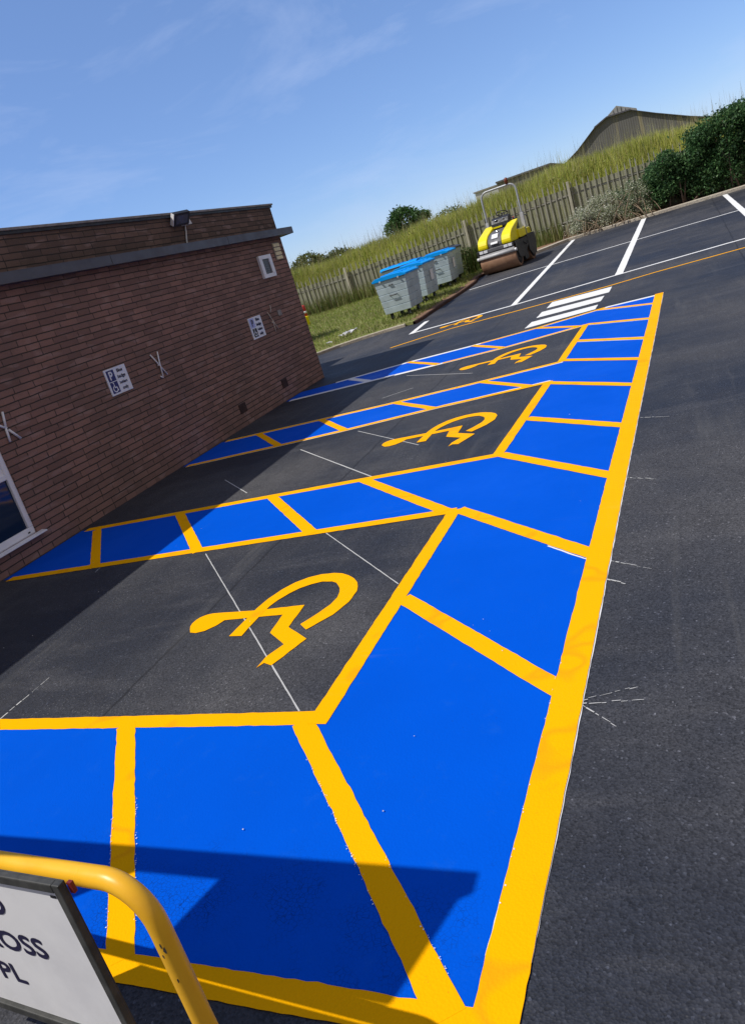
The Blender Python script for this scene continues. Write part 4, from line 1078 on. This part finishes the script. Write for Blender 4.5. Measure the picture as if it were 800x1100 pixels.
grass('lawn_grass', [blades(52000, (16.9, 31.1), (4.6, 16.5), lambda x, y: gz(x) + .07, (.03, .11), (.006, .012), LG, in_verge),
                     blades(3200, (30.3, 31.15), (3.4, 17), lambda x, y: gz(x) + .07, (.25, .85), (.010, .02), [(.13, .18, .04), (.19, .21, .06), (.24, .22, .09)], None, .2),
                     blades(900, (27.4, 28.6), (5.7, 7.4), lambda x, y: gz(x) + .07, (.3, 1.0), (.012, .03), [(.06, .10, .02), (.10, .14, .03), (.16, .17, .05)], None, .25)])
BG = [(.37, .42, .07), (.45, .46, .10), (.29, .36, .06), (.52, .50, .15), (.42, .40, .11)]
BD_ = [(.38, .33, .13), (.32, .28, .105), (.30, .29, .08)]
def bank_low(x, y): return rng.random(len(x)) < np.clip((y + 6) / 14 * .2 + .8, 0, 1)
grass('bank_grass', [blades(62000, (31.6, 37.0), (-8, 19), terrain_z, (.35, .85), (.010, .020), BG, None, .22),
                     blades(16000, (31.5, 33.6), (-8, 19), terrain_z, (.5, .95), (.009, .018), BD_, None, .15),
                     blades(14000, (36.5, 41), (-9, 21), terrain_z, (.35, .8), (.014, .026), BG, None, .25),
                     blades(2600, (34.6, 37.6), (-8, 19), terrain_z, (.8, 1.45), (.003, .007), [(.52, .46, .25), (.44, .40, .20), (.36, .36, .12)], None, .16),
                     blades(260, (35.5, 37.6), (-8, 19), terrain_z, (1.2, 1.75), (.004, .007), [(.24, .20, .12)], None, .10)])

def leaf_cloud(ells, n, size, cols, seed=1, fill=.45):
    g = np.random.default_rng(seed)
    w = np.array([e[3] * e[4] * e[5] for e in ells]) ** (2 / 3); w = w / w.sum()
    idx = g.choice(len(ells), n, p=w)
    E_ = np.array(ells)[idx]
    d = g.normal(size=(n, 3)); d /= np.linalg.norm(d, axis=1)[:, None]
    r = g.uniform(fill, 1.0, n) ** .6
    p = E_[:, :3] + d * E_[:, 3:6] * r[:, None]
    p += g.normal(0, 1, (n, 3)) * np.where(g.random((n, 1)) < .12, .13, .045)
    a = g.normal(size=(n, 3)); a /= np.linalg.norm(a, axis=1)[:, None]
    b = np.cross(a, g.normal(size=(n, 3))); b /= np.linalg.norm(b, axis=1)[:, None]
    s = g.uniform(size[0], size[1], n)[:, None]
    v = np.zeros((n, 4, 3)); v[:, 0] = p - a * s; v[:, 1] = p + b * s * .5; v[:, 2] = p + a * s; v[:, 3] = p - b * s * .5
    cols = np.array(cols); c = cols[g.integers(0, len(cols), n)] * g.uniform(.7, 1.35, (n, 1))
    f = np.arange(n)[:, None] * 4 + [0, 1, 2, 3]
    return v.reshape(-1, 3), f, np.repeat(c, 4, axis=0)

# low leafy weeds and brambles among the bank grass: uncountable, so one object
g_w = np.random.default_rng(31)
WE = []
for _ in range(150):
    wx, wy = g_w.uniform(31.8, 37.0), g_w.uniform(-7, 18); wz = terrain_z(wx, wy)
    rr = g_w.uniform(.12, .38)
    WE.append((wx, wy, wz + rr * .6 + g_w.uniform(0, .25), rr, rr * 1.3, rr * .8))
wv, wf_, wc = leaf_cloud(WE, 9000, (.025, .06), [(.12, .18, .035), (.18, .23, .05), (.09, .13, .03), (.30, .27, .10), (.24, .28, .07)], 31)
tag(np_mesh('bank_weeds', wv, wf_, M['leaf'], None, wc), kind='stuff')

def bush(name, label, cat, base, stems, ells, n, size, cols, seed, group=None, stem_r=.03, stem_mat='bark'):
    t = thing(name, label, cat, base, group=group)
    g = random.Random(seed)
    mb = MB()
    for k in range(stems):
        e = ells[k % len(ells)]
        bx, by = g.uniform(-.12, .12) * stems ** .5, g.uniform(-.12, .12) * stems ** .5
        tx, ty, tz = e[0] + g.uniform(-.5, .5) * e[3], e[1] + g.uniform(-.5, .5) * e[4], e[2] + g.uniform(-.2, .5) * e[5]
        bx, by = bx + e[0] * .55, by + e[1] * .55
        pts = [(bx, by, -.03), (bx + (tx - bx) * .3 + g.uniform(-.05, .05), by + (ty - by) * .3, tz * .4), (tx, ty, tz)]
        mb.tube(pts, stem_r, 6, radii=[stem_r, stem_r * .7, stem_r * .25])
    mb.build('trunk' if cat == 'tree' else 'stems', M[stem_mat], t)
    v, f, c = leaf_cloud(ells, n, size, cols, seed)
    np_mesh('crown' if cat == 'tree' else 'foliage', v, f, M['leaf'], t, c)
    return t
DG = [(.035, .095, .028), (.06, .135, .04), (.025, .068, .022), (.10, .19, .065)]
def clumps(cx0, cx1, cy0, cy1, zf, n, r, seed):
    g = random.Random(seed); out = []
    for _ in range(n):
        x, y = g.uniform(cx0, cx1), g.uniform(cy0, cy1); top = zf(y)
        rr = g.uniform(*r); z = g.uniform(.12, 1.0) * max(top - rr, .1)
        out.append((x, y, max(z, rr * .6), rr * g.uniform(.8, 1.2), rr * g.uniform(.8, 1.2), rr * g.uniform(.8, 1.1)))
    return out
zb_ = gz(30.4) + .07
bush('hedge_bush', 'tall dark green leafy bush by the car park kerb, right of the grey shrubs', 'bush', (30.55, -.75, zb_), 16,
     clumps(-.35, .45, -1.0, .95, lambda y: 2.35 - .95 * max(y - .1, 0), 46, (.22, .40), 3), 24000, (.018, .066), DG, 3)
bush('hedge_bush', 'tallest dark green bush, the rightmost one against the fence', 'bush', (30.6, -3.1, zb_), 16,
     clumps(-.4, .5, -1.4, 1.5, lambda y: 2.75, 60, (.25, .45), 5), 26000, (.018, .07), DG, 5)
bush('hedge_bush', 'dark green bush out past the tallest one, along kerb', 'bush', (30.6, -5.9, zb_), 14,
     clumps(-.4, .5, -1.5, 1.5, lambda y: 2.5, 50, (.25, .45), 6), 18000, (.026, .06), DG, 6)
GY = [(.40, .42, .29), (.52, .52, .40), (.26, .30, .17), (.62, .61, .52), (.17, .21, .10)]
bush('grey_shrub', 'straggly grey green shrub with pale tips by the tan kerb and fence', 'shrub', (30.5, 2.25, zb_), 46,
     clumps(-.30, .32, -.75, .80, lambda y: 1.15 - .36 * y, 38, (.12, .22), 8), 12500, (.014, .036), GY, 8, None, .016, 'twig')
bush('grey_shrub', 'bare twigged pale shrub between the grey green shrub and the dark bush', 'shrub', (30.45, .95, zb_), 50,
     clumps(-.28, .3, -.6, .65, lambda y: 1.30, 28, (.12, .22), 9), 7000, (.014, .036), GY[:3] + DG[:2], 9, None, .016, 'twig')
# white blossom heads above the shrubs
bl = MB(); g = random.Random(4)
# distant trees on the bank
def tz(x, y): return terrain_z(x, y)
bush('round_tree', 'round dark green tree top rising behind the bank above the bins', 'tree', (40.0, 11.95, tz(40, 11.95)), 3,
     [(.0, .0, 1.25, .75, .90, .62), (.1, .70, 1.05, .6, .55, .45), (.0, -.75, 1.15, .6, .5, .42), (-.2, .1, 1.65, .5, .55, .36), (0, -.3, .7, .6, .8, .4), (0, -1.15, 1.2, .3, .3, .22), (.1, .45, 1.5, .35, .35, .3)], 5200, (.05, .10), [(.05, .12, .03), (.08, .165, .045), (.035, .085, .025)], 12, None, .07)
bush('small_tree', 'small ragged green tree on the bank right of the round dark tree', 'tree', (41.0, 9.9, tz(41, 9.9) - .22), 2,
     [(.0, .0, .95, .35, .45, .3), (.0, -.5, 1.0, .3, .35, .25), (0, .45, .9, .25, .3, .25)], 620, (.05, .09), [(.11, .16, .045), (.17, .20, .07)], 13, None, .05)
for k, (y, h_) in enumerate(((17.3, 1.15), (16.0, 1.0))):
    bush('bank_bush', ['low olive green bush on the bank next to the brick corner', 'lowest dark scrub bush on the bank skyline left of the fence posts'][k], 'bush', (38.5 + k * 1.4, y, tz(38.5, y)), 6,
         [(.0, .0, .6 * h_, .7, .9, .55 * h_), (.1, .7, .45 * h_, .5, .6, .4 * h_), (.0, -.7, .5 * h_, .5, .6, .4 * h_)], 3600, (.05, .10), [(.10, .125, .03), (.15, .16, .045), (.06, .09, .02)], 20 + k, None, .04)
bush('leaning_weed', 'dark weedy clump growing on the verge between the bins and the roller', 'weeds', (28.0, 6.6, gz(28) + .07), 14,
     clumps(-.4, .4, -.55, .55, lambda y: .95, 16, (.16, .28), 15), 3200, (.03, .07), [(.05, .085, .02), (.09, .12, .035), (.14, .14, .06)], 15, None, .012)
bush('round_shrub', 'round clipped shrub behind the brick corner casting a dark shadow on the grass', 'shrub', (20.25, 10.45, gz(20.25) + .07), 8,
     [(0, 0, 1.15, .62, .62, .62), (.1, .05, 1.5, .45, .45, .4), (0, 0, .7, .5, .5, .5)], 5200, (.03, .06), [(.06, .10, .025), (.09, .13, .035)], 16, None, .02)

# ------------------------------------------------------------------ buildings beyond the bank
barn = thing('barn', 'big stained grey barn with humped roofline rising behind the bank', 'barn', (80, 1.0, 0))
pf = [(9.5, 1.0), (9.2, 4.0), (7.6, 4.65), (6.1, 5.50), (4.32, 6.87), (3.14, 7.36), (1.08, 7.28), (-.84, 6.3), (-3.4, 5.1), (-6.8, 3.7), (-7.0, 1.0)]
pf = [(y - 1.0, z) for y, z in pf]
b = MB(); b.prism(pf, 'x', 0, 14); b.build('wall', M['barn'], barn)
tr = MB()
for (p, q_) in zip(pf[3:5], pf[4:6]):
    pass
for i in range(1, 9):
    p, q_ = pf[i], pf[i + 1]
    th = .12 if 4 <= i <= 5 else .05
    tr.add([(-.25, p[0], p[1]), (-.25, q_[0], q_[1]), (-.25, q_[0], q_[1] + th), (-.25, p[0], p[1] + th), (14.2, p[0], p[1]), (14.2, q_[0], q_[1]), (14.2, q_[0], q_[1] + th), (14.2, p[0], p[1] + th)],
           [(0, 1, 2, 3), (7, 6, 5, 4), (3, 2, 6, 7), (0, 4, 5, 1), (0, 3, 7, 4), (1, 5, 6, 2)])
tr.build('roof', M['fascia'], barn)
b = MB(); b.prism([(3.9 - 1.0, 7.0), (2.2 - 1.0, 8.12), (.6 - 1.0, 7.32), (.6 - 1, 7.0)], 'x', .6, 13)
for k in range(9):
    t = (k + .5) / 9
    b.box(.54, .61, 2.75 - 3.0 * t - .05, 2.75 - 3.0 * t + .05, 7.1, 7.1 + (1.0 * (1 - abs(t - .52) * 1.9)) if abs(t - .52) < .5 else 7.15)
b.build('roof_cap', M['ribbed'], barn)
shed = thing('long_shed', 'long low brown shed showing over the bank behind the roller', 'shed', (60, 8.5, 0))
b = MB(); b.box(0, 10, -1.95, 1.95, 1.0, 4.30); b.build('wall', M['shed'], shed)
b = MB(); b.box(-.15, 10.1, -2.0, 2.0, 4.30, 4.42); b.build('roof', M['roof'], shed)
b = MB(); b.box(.2, 9.5, 1.96, 3.7, 1.0, 4.15); b.build('side_annexe', M['mach_light'], shed)
b = MB(); b.box(0.1, 9.6, 1.97, 3.8, 4.151, 4.24); b.build('annexe_roof', M['coping'], shed)

# ------------------------------------------------------------------ small things on the grass
def scrap(label, x, y, s, seed):
    g = random.Random(seed); n = 7
    vs = []; 
    for i in range(n):
        for j in range(n):
            u_, v_ = i / (n - 1) - .5, j / (n - 1) - .5
            vs.append((s[0] * u_ * (1 + .3 * g.uniform(-1, 1)), s[1] * v_ * (1 + .3 * g.uniform(-1, 1)), .06 + s[2] * g.uniform(0, 1)))
    fs = [(i * n + j, (i + 1) * n + j, (i + 1) * n + j + 1, i * n + j + 1) for i in range(n - 1) for j in range(n - 1)]
    o = MB().add(vs, fs, False).build('litter', M['litter'], fix=False)
    sm = o.modifiers.new('solid', 'SOLIDIFY'); sm.thickness = .004
    o.location = (x, y, gz(x) + .04); o.rotation_euler = (0, 0, g.uniform(0, 3))
    return tag(o, label, 'litter')
scrap('long crumpled white plastic scrap lying on the grass near the brick corner', 19.1, 8.05, (.22, .62, .10), 2)
scrap('tiny white scrap on the grass left of the longer white litter', 18.1, 8.22, (.10, .14, .06), 3)
bo = thing('marker_post', 'short red and white post with yellow foot just past the brick corner', 'post', (25.9, 12.36, gz(25.9) + .06))
b = MB(); b.lathe([(.09, 0), (.09, .30), (.12, .33), (.13, .36), (.06, .38)], (0, 0, 0), 'z', 18); b.build('yellow_foot', M['mach_yellow'], bo)
b = MB(); b.lathe([(.085, .36), (.085, .74), (.07, .78), (.02, .79)], (0, 0, 0), 'z', 18); b.build('red_top', M['red'], bo)
b = MB(); b.lathe([(.088, .48), (.088, .56)], (0, 0, 0), 'z', 18); b.build('white_band', M['litter'], bo)

# ------------------------------------------------------------------ light and sky
sd = Vector((-0.40, 0.57, 1.0)).normalized()
sun = bpy.data.lights.new('sun', 'SUN'); sun.energy = 4.2; sun.angle = R(0.5); sun.color = (1.0, 0.955, 0.88)
so = bpy.data.objects.new('sun', sun); link(so); so.rotation_euler = (-sd).to_track_quat('-Z', 'Y').to_euler()
w = bpy.data.worlds.new('World'); scene.world = w; w.use_nodes = True
nt = w.node_tree; bg = nt.nodes['Background']
sky = nt.nodes.new('ShaderNodeTexSky'); sky.sky_type = 'NISHITA'; sky.sun_disc = False
sky.sun_elevation = math.asin(sd.z); sky.sun_rotation = math.atan2(sd.x, sd.y)
sky.air_density = 0.95; sky.dust_density = 0.0; sky.ozone_density = 9.0
tc = nt.nodes.new('ShaderNodeTexCoord')
mp = nt.nodes.new('ShaderNodeMapping'); nt.links.new(tc.outputs['Generated'], mp.inputs[0])
mp.inputs['Rotation'].default_value = (R(20), R(-8), R(30)); mp.inputs['Scale'].default_value = (1.2, 3.0, 9.0)
nz = nt.nodes.new('ShaderNodeTexNoise'); nt.links.new(mp.outputs[0], nz.inputs['Vector']); nz.inputs['Scale'].default_value = 1.3; nz.inputs['Detail'].default_value = 7; nz.inputs['Roughness'].default_value = .62; nz.inputs['Distortion'].default_value = .6
rp_ = nt.nodes.new('ShaderNodeValToRGB'); nt.links.new(nz.outputs['Fac'], rp_.inputs[0])
rp_.color_ramp.elements[0].position = .50; rp_.color_ramp.elements[0].color = (0, 0, 0, 1); rp_.color_ramp.elements[1].position = .82; rp_.color_ramp.elements[1].color = (.34, .34, .34, 1)
mx = nt.nodes.new('ShaderNodeMix'); mx.data_type = 'RGBA'; nt.links.new(rp_.outputs[0], mx.inputs[0]); nt.links.new(sky.outputs[0], mx.inputs[6]); mx.inputs[7].default_value = (5.2, 6.2, 7.4, 1)
# a thin even veil over the whole sky, and unseen white cloud added behind and right of the camera to neutralise the shade light
def wmix(fac, a, b, mode='MIX'):
    n = nt.nodes.new('ShaderNodeMix'); n.data_type = 'RGBA'; n.blend_type = mode
    for sock, v in ((n.inputs[0], fac), (n.inputs[6], a), (n.inputs[7], b)):
        if isinstance(v, (int, float)): sock.default_value = v
        elif isinstance(v, tuple): sock.default_value = (*v, 1)
        else: nt.links.new(v, sock)
    return n.outputs[2]
sky_c = wmix(1.0, mx.outputs[2], (1.0, 0.94, 1.02), 'MULTIPLY')
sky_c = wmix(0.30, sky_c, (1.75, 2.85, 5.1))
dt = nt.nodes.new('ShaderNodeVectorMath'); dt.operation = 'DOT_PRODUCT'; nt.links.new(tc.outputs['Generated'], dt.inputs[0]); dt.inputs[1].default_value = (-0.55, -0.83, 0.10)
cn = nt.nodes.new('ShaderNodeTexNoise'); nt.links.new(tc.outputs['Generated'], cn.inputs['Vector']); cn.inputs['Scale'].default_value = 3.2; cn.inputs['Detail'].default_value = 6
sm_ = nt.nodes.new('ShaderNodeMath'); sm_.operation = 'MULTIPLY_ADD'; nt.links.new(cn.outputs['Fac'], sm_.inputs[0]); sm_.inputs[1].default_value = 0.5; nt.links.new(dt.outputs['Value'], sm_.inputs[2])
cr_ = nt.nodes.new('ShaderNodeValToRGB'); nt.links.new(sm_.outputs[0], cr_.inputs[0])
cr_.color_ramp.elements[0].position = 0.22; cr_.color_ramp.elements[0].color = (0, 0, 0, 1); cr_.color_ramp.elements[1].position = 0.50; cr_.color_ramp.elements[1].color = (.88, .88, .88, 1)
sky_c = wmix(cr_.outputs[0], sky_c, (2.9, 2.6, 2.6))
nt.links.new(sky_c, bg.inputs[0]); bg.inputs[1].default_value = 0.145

# ------------------------------------------------------------------ camera
cd = bpy.data.cameras.new('camera'); cam = bpy.data.objects.new('camera', cd); link(cam)
RX = Vector((0.37361383, -0.87749798, -0.30068255)); RY = Vector((-0.36616284, 0.15831149, -0.91698541)); RZ = Vector((0.85225435, 0.45269721, -0.26215979))
m4 = Matrix((RX, -RY, -RZ)).transposed().to_4x4(); m4.translation = (0, 0, 1.8)
cam.matrix_world = m4
cd.sensor_fit = 'AUTO'; cd.sensor_width = 36.0; cd.lens = 800.67 / 1100 * 36.0
cd.shift_x = 48 / 1100; cd.shift_y = -25 / 1100
cd.clip_start = 0.05; cd.clip_end = 3000
scene.camera = cam
scene.view_settings.view_transform = 'Standard'; scene.view_settings.look = 'None'
scene.view_settings.exposure = 0.0; scene.view_settings.gamma = 1.0; scene.view_settings.use_curve_mapping = False
